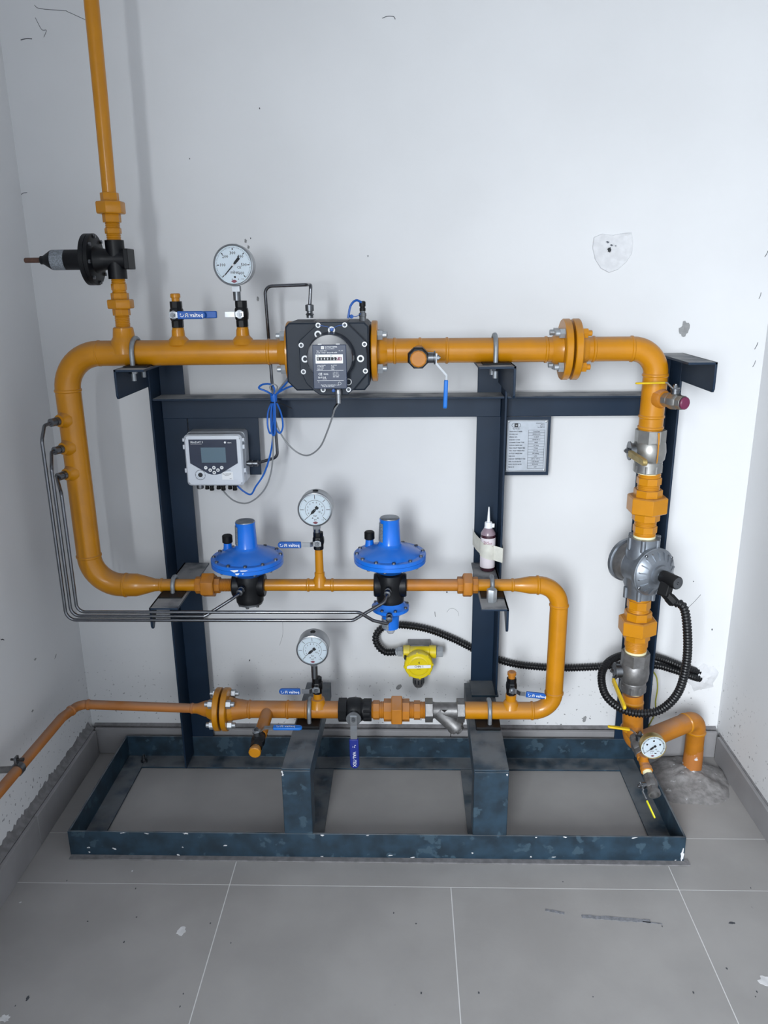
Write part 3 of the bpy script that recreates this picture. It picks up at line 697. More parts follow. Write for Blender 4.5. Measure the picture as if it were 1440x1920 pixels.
# ------------------------------------------------------------------ ball valves
def ball_valve(label, c, ax, stem, hdir, r, h, body, lever, grip, m_grip, sh=None, bend=.014, w=.015, lw=.011, text=None, txtdir=1, plug=None, grip_t=.008, group=None, inset=.0, lt=.0032):
    """c centre, ax flow axis, stem direction, hdir handle direction; lever=(length to bend, length to grip), grip=(start, end)"""
    c = V(c); a = V(ax).normalized(); st = V(stem).normalized(); hd = V(hdir).normalized(); wd = st.cross(hd)
    t = thing('ball_valve', c-Z*.0, label, 'valve', group)
    sh = sh or r*1.35
    hx = r*.9
    part('valve_body', MB().lathe(c, a, [(-h, hx*.72), (-h, hx), (-h*.52, hx), (-h*.5, r*.86), (-h*.38, r), (0, r*1.06), (h*.38, r), (h*.5, r*.86), (h*.52, hx), (h, hx), (h, hx*.72)], 8 if r < .03 else 24, .39), body, t, bev=.0008)
    part('stem', MB().lathe(c, st, [(0, r*.5), (sh-.004, r*.5), (sh-.003, r*.62), (sh, r*.62)], 16).lathe(c+st*(sh+.003), st, [(0, .0062), (.006, .0062)], 6).cyl(c+st*sh, c+st*(sh+.012), .0032, 10), 'zinc', t)
    L0, L1 = lever; p = c+st*(sh+.0016)
    pts = [p-hd*.010, p+hd*L0*.6, p+hd*L0, p+hd*(L0+abs(bend)*1.1)+st*bend, p+hd*L1+st*bend]
    part('lever', MB().strip(pts, wd, w*.72, lt), 'steel', t)
    g0, g1 = grip; q = p+st*bend; poly = []
    n = 7
    for k in range(n): u = -math.pi/2+math.pi*k/(n-1); poly.append(q+hd*(g1-w*.5+math.cos(u)*w*.5)+wd*math.sin(u)*w*.5-st*grip_t/2)
    poly += [q+hd*g0+wd*w*.5-st*grip_t/2, q+hd*g0-wd*w*.5-st*grip_t/2]
    g = part('handle_grip', MB().prism(poly, st*grip_t), m_grip, t, bev=.0022)
    if text:
        xx = hd*txtdir; yy = st.cross(xx)
        L = g1-g0; s = w*.52
        x0 = (-L*.40 if txtdir > 0 else L*.40)
        items = []
        cx = -L*.33
        items += [('o', cx, 0, s*.32, s*.45, 200, 380), ('r', cx-s*.45, s*.15, cx-s*.2, s*.4), ('o', cx+s*1.35, 0, s*.38, s*.52, 0, 360) if text[0] == '!' else ('r', cx+s*.8, -s*.45, cx+s*1.0, s*.45),
                  ('r', cx+s*.8, s*.3, cx+s*1.6, s*.45), ('r', cx+s*1.4, -s*.45, cx+s*1.6, s*.45), ('r', cx+s*.8, -s*.08, cx+s*1.6, s*.08), (text, cx+s*2.0, 0, s*1.35, 'LEFT')]
        lettering('lettering', items, 'white', g, q+hd*(g0+g1)/2+st*(grip_t/2+.0004), xx, yy)
    if plug:
        pa, pl, pr, pm = plug
        part('pipe_plug', MB().lathe(c+V(pa)*h*.9, pa, [(0, pr*.8), (pl*.5, pr*.8), (pl*.55, pr), (pl-.002, pr), (pl, pr*.85)], 12), pm, t)
    return t
BZ1 = 1.4155
def nipple(mb, p0, p1, r):
    p0, p1 = V(p0), V(p1); h = (p1-p0).length
    return mb.lathe(p0, p1-p0, [(0, r), (h*.25, r), (h*.3, r*1.18), (h*.7, r*1.18), (h*.75, r), (h, r)], 16)
v1 = ball_valve('black ball valve with orange plug and blue handle on the upper row, left one', (-.5705, YP, 1.420), Z, -Y, X, .0165, .0315, 'black', (.012, .025), (.014, .083), 'lblue', sh=.030, bend=.012, w=.019, text='valteq', plug=(Z, .022, .0125, 'orange'))
part('threaded_nipple', nipple(MB(), (-.5705, YP, 1.379), (-.5705, YP, 1.391), .0125), 'orange', v1)
v2 = ball_valve('black ball valve under the tall pressure gauge on the upper row', (-.4085, YP, 1.420), Z, -Y, -X, .0165, .0315, 'black', (.010, .035), (.055, .110), 'lblue', sh=.026, bend=.001, w=.017)
part('threaded_nipple', nipple(MB(), (-.4085, YP, 1.379), (-.4085, YP, 1.391), .0125), 'orange', v2)
v3 = ball_valve('black ball valve with blue handle under the gauge between the blue regulators', (TX, YP, .827), Z, -Y, -X, .0155, .024, 'black', (.012, .04), (.042, .104), 'lblue', sh=.028, bend=.006, w=.0175, text='valteq', txtdir=-1)
v4 = ball_valve('black ball valve with blue handle under the lowest gauge on the bottom row', (GX, YP, .392), Z, -Y, -X, .0158, .024, 'black', (.012, .04), (.044, .104), 'lblue', sh=.028, bend=.006, w=.0175, text='valteq', txtdir=-1)
v5 = ball_valve('black ball valve with dusty orange plug beside the right loop pipe', (DX, YP, .392), Z, -Y, (1, 0, -.12), .0155, .0255, 'black', (.012, .034), (.036, .092), 'lblue', sh=.028, bend=.008, w=.0170, text='valteq', plug=(Z, .022, .0125, 'orange_cut'))
v6 = ball_valve('black drain valve with orange end cap below the bottom row', (-.4055, 1.845, ZL-.012), (-.016, -1, -.09), (-.1, -.05, 1), (1, .05, -.03), .0185, .032, 'black', (.012, .045), (.047, .125), 'sblue', sh=.030, bend=.010, w=.017, text='valteq', plug=((-.016, -1, -.09), .024, .0165, 'orange'))
v7 = ball_valve('black drain valve with orange end cap on the front of the upper row', (0.0270, 1.8600, 1.3210), (0, -1, 0), X, (-.03, 0, -1), .0255, .026, 'black', (.012, .052), (.052, .120), 'sblue', sh=.040, bend=.026, w=.012, grip_t=.0095, lt=.005, plug=((0, -1, 0), .0058, .0195, 'orange_cut'))
v8 = ball_valve('large black ball valve with dark blue handle in the bottom row', (-.152, YP, ZL), X, -Y, (.01, 0, -1), .0345, .045, 'black', (.020, .056), (.056, .150), 'dblue', sh=.050, bend=.010, w=.026, grip_t=.011)
g = [c for c in v8.children if c.name.startswith('handle_grip')][0]
lettering('lettering', [('VAL-TEX', -.008, 0, .0125, 'LEFT'), ('o', -.024, .0025, .0015, .0024, 200, 380), ('r', -.030, .0015, -.028, .0045), ('r', -.026, -.004, -.0215, -.003)], 'white', g, V((-.151, YP-.0677, ZL-.102)), -Z, X)
part('valve_end', MB().lathe((-.192, YP, ZL), X, [(-.006, .026), (-.006, .034), (.018, .034), (.02, .03)], 8, .39), 'black', v8, bev=.001)
part('valve_end', MB().lathe((-.107, YP, ZL), -X, [(-.004, .026), (-.004, .0325), (.018, .0325), (.02, .03)], 8, .39), 'black', v8, bev=.001)
# side valve with magenta cap on the right drop
c9 = V((.62, YP, 1.207))+SV*.071
v9 = ball_valve('small nickel ball valve with magenta cap and yellow lever on the right drop', c9, SV, Z, (-1, -.12, 0), .0195, .030, 'nickel', (.008, .030), (.028, .102), 'grip_yellow', sh=.030, bend=.014, w=.011, grip_t=.0045, plug=(SV, .010, .0155, 'magenta'))
part('threaded_nipple', nipple(MB(), V((.62, YP, 1.207))+SV*.036, c9-SV*.028, .0135), 'nickel', v9)
v10 = ball_valve('big nickel ball valve on the right drop above the upper union', (.622, YP, 1.069), Z, -X, (.10, -1, -.02), .0395, .0545, 'nickel', (.02, .05), (.03, .13), 'brass', sh=.052, bend=.006, w=.017, grip_t=.012)
v11 = ball_valve('big steel ball valve on the right drop inside the conduit loop', (.634, YP, .4405), Z, -X, (.02, -1, -.16), .0385, .0590, 'cast', (.02, .05), (.04, .160), 'grip_yellow', sh=.055, bend=.012, w=.014, grip_t=.008)
for v_, zc, hh, m_ in ((v10, 1.069, .0545, 'nickel'), (v11, .4405, .059, 'cast')):
    xx = .622 if m_ == 'nickel' else .634
    part('valve_end', MB().lathe((xx, YP, zc+hh+.001), -Z, [(0, .031), (0, .0385), (hh*.62, .0385), (hh*.66, .036)], 8, .39), m_, v_, bev=.001)
    part('valve_end', MB().lathe((xx, YP, zc-hh-.001), Z, [(0, .031), (0, .0365), (hh*.35, .0365), (hh*.4, .034)], 8, .39), m_, v_, bev=.001)
    part('sealing_tape', MB().cyl((xx+.002, YP, zc-hh-.004), (xx+.002, YP, zc-hh), .030, 20), 'ptfe', v_)

part('paint_drip', MB().tube([(.630, YP-.0375, 1.122), (.631, YP-.0405, 1.105), (.631, YP-.0425, 1.07), (.6305, YP-.0415, 1.045)], [.0028, .002, .0018, .0012], 6), 'orange', v10)

# ------------------------------------------------------------------ pressure gauges
def gauge(label, c, r, depth, zv, case, marks, needle, bar=None, ndir=-135, m_dial='dial', plug_top=True, stem_r=.0115, rd=.905):
    """c centre of the dial face, facing -Y"""
    c = V(c); t = thing('pressure_gauge', (c.x, c.y+depth*.6, zv), label, 'gauge')
    part('case', MB().lathe(c, Y, [(.0045, 0), (.0045, r*rd), (0, r*rd), (-.001, r*(rd+.025)), (.0, r*.985), (.003, r), (.007, r), (.0085, r*.975), (depth-.004, r*.975), (depth, r*.93), (depth, 0)], 48), case, t)
    d = part('dial', MB().lathe(c+Y*.003, -Y, [(0, r*rd), (.0006, r*(rd-.005)), (.0006, 0)], 48), m_dial, t)
    o = c-Y*-.0022
    lettering('dial_marks', marks(r), 'ink', d, o+Y*-.0002, X, Z)
    lettering('dial_logo', [oval(0, -r*.77, r*.16, r*.075)], 'ink_red', d, o+Y*-.0002, X, Z)
    o2 = c+Y*.0012; nd = []
    u = V((math.sin(R(ndir)), 0, math.cos(R(ndir)))); pv = V((u.z, 0, -u.x)); pc2 = o2
    if needle == 'thick':
        poly = [pc2+u*r*.74, pc2+pv*r*.022+u*r*.6, pc2+pv*r*.03, pc2-u*r*.1+pv*r*.035, pc2-u*r*.12+pv*r*.06, pc2-u*r*.46+pv*r*.07, pc2-u*r*.46-pv*r*.07, pc2-u*r*.12-pv*r*.06, pc2-u*r*.1-pv*r*.035, pc2-pv*r*.03, pc2-pv*r*.022+u*r*.6]
    else:
        poly = [pc2+u*r*.74, pc2+pv*r*.016+u*r*.36, pc2+pv*r*.085+u*r*.2, pc2+pv*r*.07, pc2-u*r*.06+pv*r*.035, pc2-u*r*.1+pv*r*.1, pc2-u*r*.24+pv*r*.09, pc2-u*r*.24-pv*r*.09, pc2-u*r*.1-pv*r*.1, pc2-u*r*.06-pv*r*.035, pc2-pv*r*.07, pc2-pv*r*.085+u*r*.2, pc2-pv*r*.016+u*r*.36]
    nd = part('needle', MB().prism(poly, -Y*.0006), 'ink', t)
    part('needle_hub', MB().cyl(o2, o2-Y*.0012, r*.055, 14), 'white' if needle == 'thick' else 'ink_grey', t)
    part('cover_glass', MB().cyl(c-Y*.0010, c-Y*.0003, r*.9, 40), 'glass', t)
    zb = c.z-r*.96; yc = c.y+depth*.55
    part('stem', MB().lathe((c.x, yc, zb+.006), -Z, [(0, stem_r*.8), (.010, stem_r*.8)], 14).lathe((c.x, yc, zb-.002), -Z, [(0, stem_r*1.15), (.013, stem_r*1.15)], 4, .785).cyl((c.x, yc, zb-.013), (c.x, yc, zv), stem_r*.8, 14), 'zinc', t)
    if plug_top: part('fill_plug', MB().lathe((c.x, yc, c.z+r*.955), Z, [(0, r*.17), (r*.045, r*.15), (r*.05, 0)], 14), 'rubber', t)
    return t
def tick(a, r0, r1, w):
    s, c = math.sin(R(a)), math.cos(R(a)); px, py = c*w, -s*w
    return ('p', [(s*r0-px, c*r0-py), (s*r1-px, c*r1-py), (s*r1+px, c*r1+py), (s*r0+px, c*r0+py)])
def oval(cx, cy_, a, b): return ('p', [(cx-a, cy_), (cx-a*.4, cy_+b*.8), (cx, cy_+b), (cx+a*.4, cy_+b*.8), (cx+a, cy_), (cx+a*.4, cy_-b*.8), (cx, cy_-b), (cx-a*.4, cy_-b*.8)])
def marks600(r):
    it = []
    for k in range(61): it.append(tick(-135+k*4.5, r*.80, r*.86, r*.006))
    for k in range(7): it.append(tick(-135+k*45, r*.70, r*.80, r*.022))
    for k, s in enumerate(('', '100', '200', '300', '400', '500', '600')):
        a = R(-135+k*45); it.append((s, math.sin(a)*r*.53, math.cos(a)*r*.56, r*.20, 'CENTER'))
    it += [('mbar', r*.05, -r*.34, r*.20, 'CENTER'), ('CE', r*.28, -r*.12, r*.17, 'CENTER'), ('o', r*.05, -r*.57, r*.0, r*.05, 0, 360), ('p', [(-r*.12, -r*.69), (-r*.06, -r*.69), (-r*.09, -r*.63)]), ('p', [(r*.19, -r*.69), (r*.25, -r*.69), (r*.22, -r*.63)]), ('1.0', r*.42, -r*.67, r*.1, 'CENTER')]
    return it
def marksbar(r):
    it = [('o', 0, 0, r*.555, r*.57, -45, 225)]
    for k in range(61): it.append(tick(-135+k*4.5, r*.82, r*.86, r*.004))
    for k in range(7): it.append(tick(-135+k*45, r*.64, r*.86, r*.014))
    for k in range(10): a = R(-120+k*26.7); it.append((str(k), math.sin(a)*r*.43, math.cos(a)*r*.43, r*.13, 'CENTER'))
    it += [('bar', 0, -r*.36, r*.14, 'CENTER'), ('psi', 0, -r*.58, r*.13, 'CENTER'), ('CE', r*.24, -r*.13, r*.13, 'CENTER'), ('p', [(-r*.2, -r*.52), (-r*.1, -r*.52), (-r*.15, -r*.44)]), ('p', [(r*.1, -r*.52), (r*.2, -r*.52), (r*.15, -r*.44)]), ('1.6', r*.42, -r*.6, r*.1, 'CENTER')]
    return it
def marksbox(r):
    it = []
    for k in range(49): it.append(tick(-130+k*260/48, r*.76, r*.88, r*.016 if k % 6 else r*.03))
    for a in (-65, 0, 65): it.append(('p', [(math.sin(R(a))*r*.55+p*r, math.cos(R(a))*r*.55+q*r) for p, q in ((-.08, .0), (-.03, .09), (.08, .05), (.05, -.08), (-.05, -.07))]))
    it += [('0', -r*.46, -r*.33, r*.15, 'CENTER'), ('mbar', -r*.05, -r*.34, r*.15, 'CENTER'), ('CE', r*.22, -r*.2, r*.15, 'CENTER'), ('kPa', r*.4, -r*.36, r*.14, 'CENTER'), ('1.6', -r*.1, -r*.52, r*.15, 'CENTER'), ('p', [(r*.12, -r*.5), (r*.3, -r*.5), (r*.28, -r*.58), (r*.14, -r*.58)])]
    return it
gauge('tall steel pressure gauge reading mbar on the upper row', (-0.4160, 1.9550, 1.5350), .0487, .042, 1.452, 'steel', marks600, 'thick', ndir=-137)
gauge('steel pressure gauge between the two blue regulators', (-0.2410, 1.9530, 0.9220), .0462, .050, .852, 'steel', marksbar, 'thin', ndir=-137)
gauge('lowest steel pressure gauge on the bottom row left of the yellow detector', (-0.2630, 1.9530, 0.5160), .0452, .054, .417, 'steel', marksbar, 'thin', ndir=-131)

# ------------------------------------------------------------------ blue regulators
SCREW = MB().lathe((0, 0, 0), Z, [(0, .0048), (.004, .0048), (.005, .0035)], 6).mesh('bolt', M['zinc'])
def small_bolts(root, c, ax, rb, n, me=SCREW, ph=.1, ref=None):
    a, x, y = basis(ax, ref)
    for k in range(n):
        q = ph+2*math.pi*k/n; place('bolt', me, root, V(c)+(x*math.cos(q)+y*math.sin(q))*rb, ax)
def label_patch(root, o, r, a0, a1, z0, z1, m, name='label', r1=None):
    mb = MB(); n = 10; r1 = r1 or r
    lo = []; hi = []
    for k in range(n+1):
        t = R(a0+(a1-a0)*k/n); u = V((math.sin(t), -math.cos(t), 0)); lo.append(mb.bm.verts.new(V(o)+u*r+Z*z0)); hi.append(mb.bm.verts.new(V(o)+u*r1+Z*z1))
    for k in range(n): mb.face([lo[k], lo[k+1], hi[k+1], hi[k]])
    return part(name, mb, m, root)
def regulator(label, cx, disc_z, vent, lower=False):
    b = V((cx, YP, ZM)); t = thing('gas_regulator', b, label, 'regulator', None)
    d = V((cx, YP, disc_z))
    # diaphragm housing: lower bowl, rim of two flanges, upper dome
    part('lower_bowl', MB().lathe(d, Z, [(-.048, .026), (-.044, .034), (-.030, .060), (-.018, .082), (-.013, .090), (-.012, .097), (-.0012, .0975)], 56), 'blue', t)
    part('upper_dome', MB().lathe(d, Z, [(-.0005, .0975), (.008, .0975), (.0095, .096), (.010, .083), (.013, .080), (.022, .062), (.029, .044), (.033, .034), (.038, .0305)], 56), 'blue', t)
    h1 = .103
    part('spring_tower', MB().lathe(d+Z*.034, Z, [(0, .0315), (.006, .0290), (h1-.036, .0262), (h1-.034, .0268), (h1-.031, .0268), (h1-.030, .025)], 36), 'blue', t)
    part('tower_cap', MB().lathe(d+Z*(h1+.003), Z, [(0, .0258), (.003, .0255), (.004, .0235), (.004, 0)], 32), 'alu', t)
    label_patch(t, d, .0300, -95, -38, .046, h1-.006, 'silver', r1=.0278)
    vx, vy = vent
    vv = d+V((vx, vy, .018))
    part('vent_stub', MB().lathe(vv, Z, [(-.004, .014), (.010, .0115), (.022, .0105)], 20), 'blue', t)
    part('vent_cap', MB().lathe(vv+Z*.020, Z, [(0, .0115), (.002, .0140), (.020, .0140), (.0225, .0115), (.0225, 0)], 20), 'rubber', t)
    small_bolts(t, d+Z*.0095, Z, .0895, 12, ph=.13)
    small_bolts(t, d-Z*.012, -Z, .0895, 12, ph=.13)
    # black valve body with two end collars
    bw = .0445
    part('valve_body', MB().lathe(b, Z, [(-.048, .0335), (-.046, .037), (-.032, .038), (-.026, .036), (0, .040), (.018, .039), (.024, .038), (.034, .036)], 28)
         .lathe(b, X, [(-bw, .0260), (-bw, .0300), (-bw+.003, .0325), (-bw+.016, .0325), (-bw+.022, .031), (bw-.022, .031), (bw-.016, .0325), (bw-.003, .0325), (bw, .0300), (bw, .0260)], 24), 'black', t)
    if not lower:
        part('bottom_cover', MB().lathe(b, Z, [(-.054, .030), (-.053, .034), (-.0475, .034)], 28), 'zinc', t)
        small_bolts(t, b-Z*.054, -Z, .028, 6)
    else:
        e = b-Z*.048
        part('lower_housing', MB().lathe(e, -Z, [(-.002, .034), (.006, .040), (.012, .047), (.013, .0515), (.022, .0515), (.024, .047), (.032, .036), (.036, .026), (.046, .0245), (.078, .0225), (.079, .020)], 44), 'blue', t)
        small_bolts(t, e-Z*.0125, Z, .047, 8, ph=.3)
        label_patch(t, e, .0246, -75, -12, -.076, -.046, 'silver', r1=.0256)
        part('clear_cap', MB().lathe(e-Z*.078, -Z, [(0, .0125), (.010, .0120), (.017, .008), (.019, 0)], 20), 'clear', t)
    return t
RA, RB_ = -.4335, -.0465
ra = regulator('left blue disc-shaped gas regulator on the middle row', RA, .7735, (-.058, .028))
rb = regulator('right blue gas regulator with a second small blue housing underneath', RB_, .7825, (-.056, .030), lower=True)
s_ = lettering('paint_wear', [('p', [(-.028, .005), (-.006, .006), (-.008, .002), (-.018, -.001)]), ('p', [(-.003, .0045), (.018, .005), (.012, .002), (0, .0015)]), ('p', [(-.016, -.004), (-.004, -.003), (-.007, -.008), (-.013, -.009)]), ('p', [(.002, -.004), (.008, -.003), (.004, -.007)])], 'white', ra, V((RA+.002, YP-.0979, .7735)), X, Z)

# ------------------------------------------------------------------ black riser regulator, axis to the left
c = V((RX, YP, 1.552)); t = thing('safety_relief_valve', c-Z*.044, 'black spring-loaded relief valve with round flange on the riser in the left corner', 'valve')
A = V((-1, 0, 0))
part('valve_body', MB().lathe(c, Z, [(-.046, .019), (-.046, .0225), (.044, .0225), (.044, .019)], 24).lathe(c, A, [(-.030, .019), (-.030, .023), (.02, .0235), (.045, .030), (.052, .036)], 24), 'black', t)
part('end_cap', MB().box(c.x+.026, c.x+.038, YP-.026, YP+.026, c.z-.024, c.z+.024), 'black', t, bev=.002)
part('round_flange', MB().lathe(c+A*.048, A, [(0, .058), (.001, .0605), (.010, .0605), (.011, .0585), (.011, .0605), (.022, .0605), (.023, .058)], 44), 'black', t)
small_bolts(t, c+A*.0475, (1, 0, 0), .054, 8)
part('spring_housing', MB().lathe(c+A*.068, A, [(-.002, .034), (.004, .028), (.010, .0240), (.088, .0238), (.092, .0225), (.108, .0125), (.112, .010), (.118, .010)], 28), 'black', t)
mb = MB(); n = 10; lo = []; hi = []
for k in range(n+1):
    q = R(-75+150*k/n); u = V((0, -math.cos(q), math.sin(q)))*.0243
    lo.append(mb.bm.verts.new(c+A*.123+u)); hi.append(mb.bm.verts.new(c+A*.156+u))
for k in range(n): mb.face([lo[k], lo[k+1], hi[k+1], hi[k]])
part('label', mb, 'silver', t)
part('adjusting_rod', MB().cyl(c+A*.182, c+A*.226, .0062, 16, ch=.001), 'rust', t)

# ------------------------------------------------------------------ gas meter between the upper flanges
MX, MZ = -.1795, 1.3195
gm = thing('gas_meter', (MX, YP, MZ-.09), 'dark slate rotary gas meter with counter window between the upper flanges', 'meter')
x0, x1 = UX0+.002, UX1-.014
xa, xb = x0+.001, x1-.001
part('meter_body', MB().prism([(xa, 1.905, MZ-.058), (xa+.022, 1.905, MZ-.080), (xb-.012, 1.905, MZ-.080), (xb, 1.905, MZ-.066), (xb, 1.905, MZ+.072), (xb-.010, 1.905, MZ+.082), (xa+.010, 1.905, MZ+.082), (xa, 1.905, MZ+.072)], (0, .165, 0)), 'meter', gm, bev=.004)
oc = [(-.030, .0835), (.034, .0835), (.078, .040), (.083, .010), (.083, -.036), (.050, -.074), (.034, -.088), (-.034, -.088), (-.046, -.080), (-.066, -.060), (-.080, -.026), (-.080, .040)]
OX = -.1765
part('front_cover', MB().prism([(OX+a, 1.889, MZ+b) for a, b in oc], (0, .018, 0)), 'meter', gm, bev=.002)
part('top_rail', MB().box(OX-.042, OX+.036, 1.925, 1.935, MZ+.082, MZ+.0855).box(OX-.05, OX+.034, 1.95, 2.03, MZ+.081, MZ+.084), 'dark_steel', gm, bev=.001)
WASH = MB().lathe((0, 0, 0), Z, [(0, .0062), (.0012, .0060), (.0014, .0035)], 18).mesh('screw', M['white'])
WASHB = MB().lathe((0, 0, 0), Z, [(0, .0085), (.0012, .0082), (.0014, .0048)], 20).mesh('screw', M['white'])
INKD = MB().lathe((0, 0, .0010), Z, [(0, .0036), (.0010, .0034), (.0010, 0)], 10).mesh('socket', M['ink_grey'])
INKB = MB().lathe((0, 0, .0008), Z, [(0, .0050), (.0010, .0046), (.0010, 0)], 12).mesh('socket', M['meter'])
for a, b, big in ((-.0325, .0765, 0), (.0305, .0765, 0), (.0765, .0315, 0), (.0775, -.0315, 0), (.036, -.0755, 0), (-.0255, -.0755, 0), (-.0715, -.0320, 0), (-.0745, .0305, 0), (-.0335, .0555, 1), (.0665, -.0020, 1), (-.0665, -.0020, 1), (-.0010, .0650, 1)):
    s = place('screw', WASHB if big else WASH, gm, (OX+a, 1.889, MZ+b), (0, -1, 0))
    place('socket', INKB if big else INKD, s, (OX+a, 1.889, MZ+b), (0, -1, 0))
part('seal', MB().lathe((OX, 1.886, MZ+.0665), -Y, [(0, .0045), (.004, .004), (.005, 0)], 12).lathe((OX+.0, 1.886, MZ-.0765), -Y, [(0, .0045), (.004, .004), (.005, 0)], 12)
     .tube(spline([(OX-.028, 1.886, MZ+.076), (OX-.01, 1.885, MZ+.073), (OX, 1.884, MZ+.067), (OX+.012, 1.885, MZ+.074), (OX+.027, 1.886, MZ+.0765)], 5), .0007, 6), 'lblue', gm, label='blue seals and sealing wire')
IX, IZ = OX-.0035, MZ+.004
part('port_ring', MB().torus((OX+.036, 1.8885, MZ-.057), Y, .0072, .0011, 20, 6), 'white', gm)
part('index_housing', MB().lathe((IX, 1.890, IZ), -Y, [(0, .0575), (.008, .0570), (.036, .0545), (.042, .0525), (.0425, .049), (.0425, 0)], 44), 'dome', gm)
FY = 1.8465
pl = part('index_plate', MB().box(IX-.0395, IX+.0395, FY-.001, FY+.012, IZ-.0715, IZ+.0305), 'meter_plate', gm, bev=.0015)
win = part('counter_window', MB().box(IX-.033, IX+.0315, FY-.0022, FY, IZ-.0125, IZ+.0085), 'white', gm, bev=.0008)
lettering('counter_drums', [('r', -.030, -.0055, .0165, .0022)], 'ink', win, V((IX, FY-.0027, IZ)), X, Z)
lettering('counter_drums', [('r', .0125, -.0055, .0285, .0022)], 'magenta', win, V((IX, FY-.0025, IZ)), X, Z)
lettering('digits', [(d_, -.0265+k*.0074, -.0016, .0078, 'CENTER') for k, d_ in enumerate('00401276')], 'white', win, V((IX, FY-.0031, IZ)), X, Z)
lettering('lettering', [('No', -.029, .0053, .0034, 'LEFT'), ('m3', .004, .0053, .0040, 'CENTER')], 'ink', win, V((IX, FY-.0026, IZ)), X, Z)
it = [('r', -.019, .0205, -.0125, .0270)]
it += [('ROTARY METER', -.010, .0252, .0040, 'LEFT'), ('Gas meter DN 50', -.010, .0213, .0030, 'LEFT'), ('Type G 25  2019', -.030, .0165, .0034, 'LEFT'), ('No. 021', .022, .0168, .003, 'LEFT'), ('pmax  16 bar  Qmax 40 m3/h', -.030, .0125, .0040, 'LEFT')]
for r0 in range(4):
    zz = -.0168-r0*.0030
    it += [(('Qmax  40 m3/h', 'V  0.87 dm3', 'pmax 16 bar', 'Qmin 0.25')[r0], -.029, zz, .0030, 'LEFT'), (('tm -20/+60', '1 imp', 'DN 50', 'Umax')[r0], .003, zz, .0030, 'LEFT')]
it += [('r', -.031, -.0288, .032, -.0282), ('CE', -.028, -.0372, .0080, 'LEFT'), ('0102', -.015, -.0372, .0055, 'LEFT'), ('Ex II 2G', -.028, -.0450, .0055, 'LEFT'), ('c IIC T4', -.018, -.0485, .003, 'LEFT')]
for k in range(3): it.append((('1  2  3  4', '5  6  7  8', '9 10 11 12')[k], .007, -.0330-k*.0034, .0034, 'LEFT'))
it += [('EN 12480', .007, -.0435, .0034, 'LEFT'), ('r', -.031, -.0525, .032, -.0519), ('D', -.028, -.0558, .003, 'LEFT'), ('o', .022, -.0590, .0032, .0037, 0, 360), ('Read the manual before use', -.022, -.0625, .0038, 'LEFT'), ('Keep the seals intact', -.019, -.0655, .0034, 'LEFT')]
lettering('lettering', it, 'white', pl, V((IX, FY-.0013, IZ)), X, Z)
lettering('logo', [('o', -.01575, .02375, .0010, .0016, 0, 360)], 'ink', pl, V((IX, FY-.0016, IZ)), X, Z)
for sx in (-.022, .020): part('clip', MB().box(IX+sx-.0045, IX+sx+.0045, FY-.001, FY+.004, IZ+.031, IZ+.0325), 'white', gm)
# pulse sensor under the meter, cable gland on top
part('pulse_sensor', MB().lathe((OX+.012, 1.878, MZ-.072), -Z, [(0, .0065), (.006, .0082), (.012, .0082), (.013, .0066), (.034, .0066), (.035, .005)], 18), 'steel', gm)
part('cable_gland', MB().lathe((OX+.070, 1.95, MZ+.081), Z, [(0, .0085), (.012, .0085), (.0125, .0095), (.020, .0095), (.0205, .0068), (.028, .0068)], 10), 'zinc', gm)
part('gland_cap', MB().lathe((OX+.070, 1.95, MZ+.106), Z, [(0, .0075), (.006, .0075), (.007, .0062), (.010, .0062), (.0105, .0078), (.021, .0078), (.023, .005)], 14), 'rubber', gm)
part('seal_wire', MB().tube(spline([(OX+.068, 1.945, MZ+.126), (OX+.055, 1.940, MZ+.131), (OX+.042, 1.935, MZ+.118), (OX+.036, 1.93, MZ+.090)], 6), .0028, 8).lathe((OX+.044, 1.93, MZ+.094), (.3, -1, 0), [(0, .005), (.004, .0045), (.004, 0)], 12)
     .tube(spline([(OX+.046, 1.928, MZ+.095), (OX+.056, 1.93, MZ+.094), (OX+.066, 1.94, MZ+.1)], 4), .0008, 6), 'lblue', gm, label='blue sealed wire loop')

# ------------------------------------------------------------------ electronic controller
CX0, CX1, CZ0, CZ1 = -.6205, -.4585, .944, 1.0905
cc = thing('volume_corrector', ((CX0+CX1)/2, 2.16, CZ0), 'grey electronic volume corrector in clear film, mounted on the left of the frame', 'controller')
def rr2(x0, x1, z0, z1, r, y, n=5):
    o = []
    for cx_, cz_, a0 in ((x1-r, z1-r, 0), (x0+r, z1-r, 90), (x0+r, z0+r, 180), (x1-r, z0+r, 270)):
        for k in range(n): a = R(a0+90*k/(n-1)); o.append(V((cx_+r*math.cos(a), y, cz_+r*math.sin(a))))
    return o
part('case_back', MB().prism(rr2(CX0-.001, CX1+.001, CZ0-.001, CZ1+.001, .010, 2.158), (0, .0485, 0)), 'ctrl', cc, bev=.002)
part('case_lid', MB().rings([rr2(CX0, CX1, CZ0, CZ1, .011, 2.158), rr2(CX0, CX1, CZ0, CZ1, .011, 2.126), rr2(CX0+.004, CX1-.004, CZ0+.004, CZ1-.004, .010, 2.1205), rr2(CX0+.011, CX1-.011, CZ0+.011, CZ1-.011, .007, 2.1195)]), 'ctrl', cc)
fy = 2.1195; mx = (CX0+CX1)/2
pn = part('front_panel', MB().prism([(CX0+.014, fy, CZ1-.013), (CX1-.014, fy, CZ1-.013), (CX1-.014, fy, CZ0+.066), (mx+.017, fy, CZ0+.036), (mx+.006, fy, CZ0+.0335), (mx-.008, fy, CZ0+.0335), (mx-.018, fy, CZ0+.036), (CX0+.014, fy, CZ0+.066)], (0, -.0012, 0)), 'panel', cc)
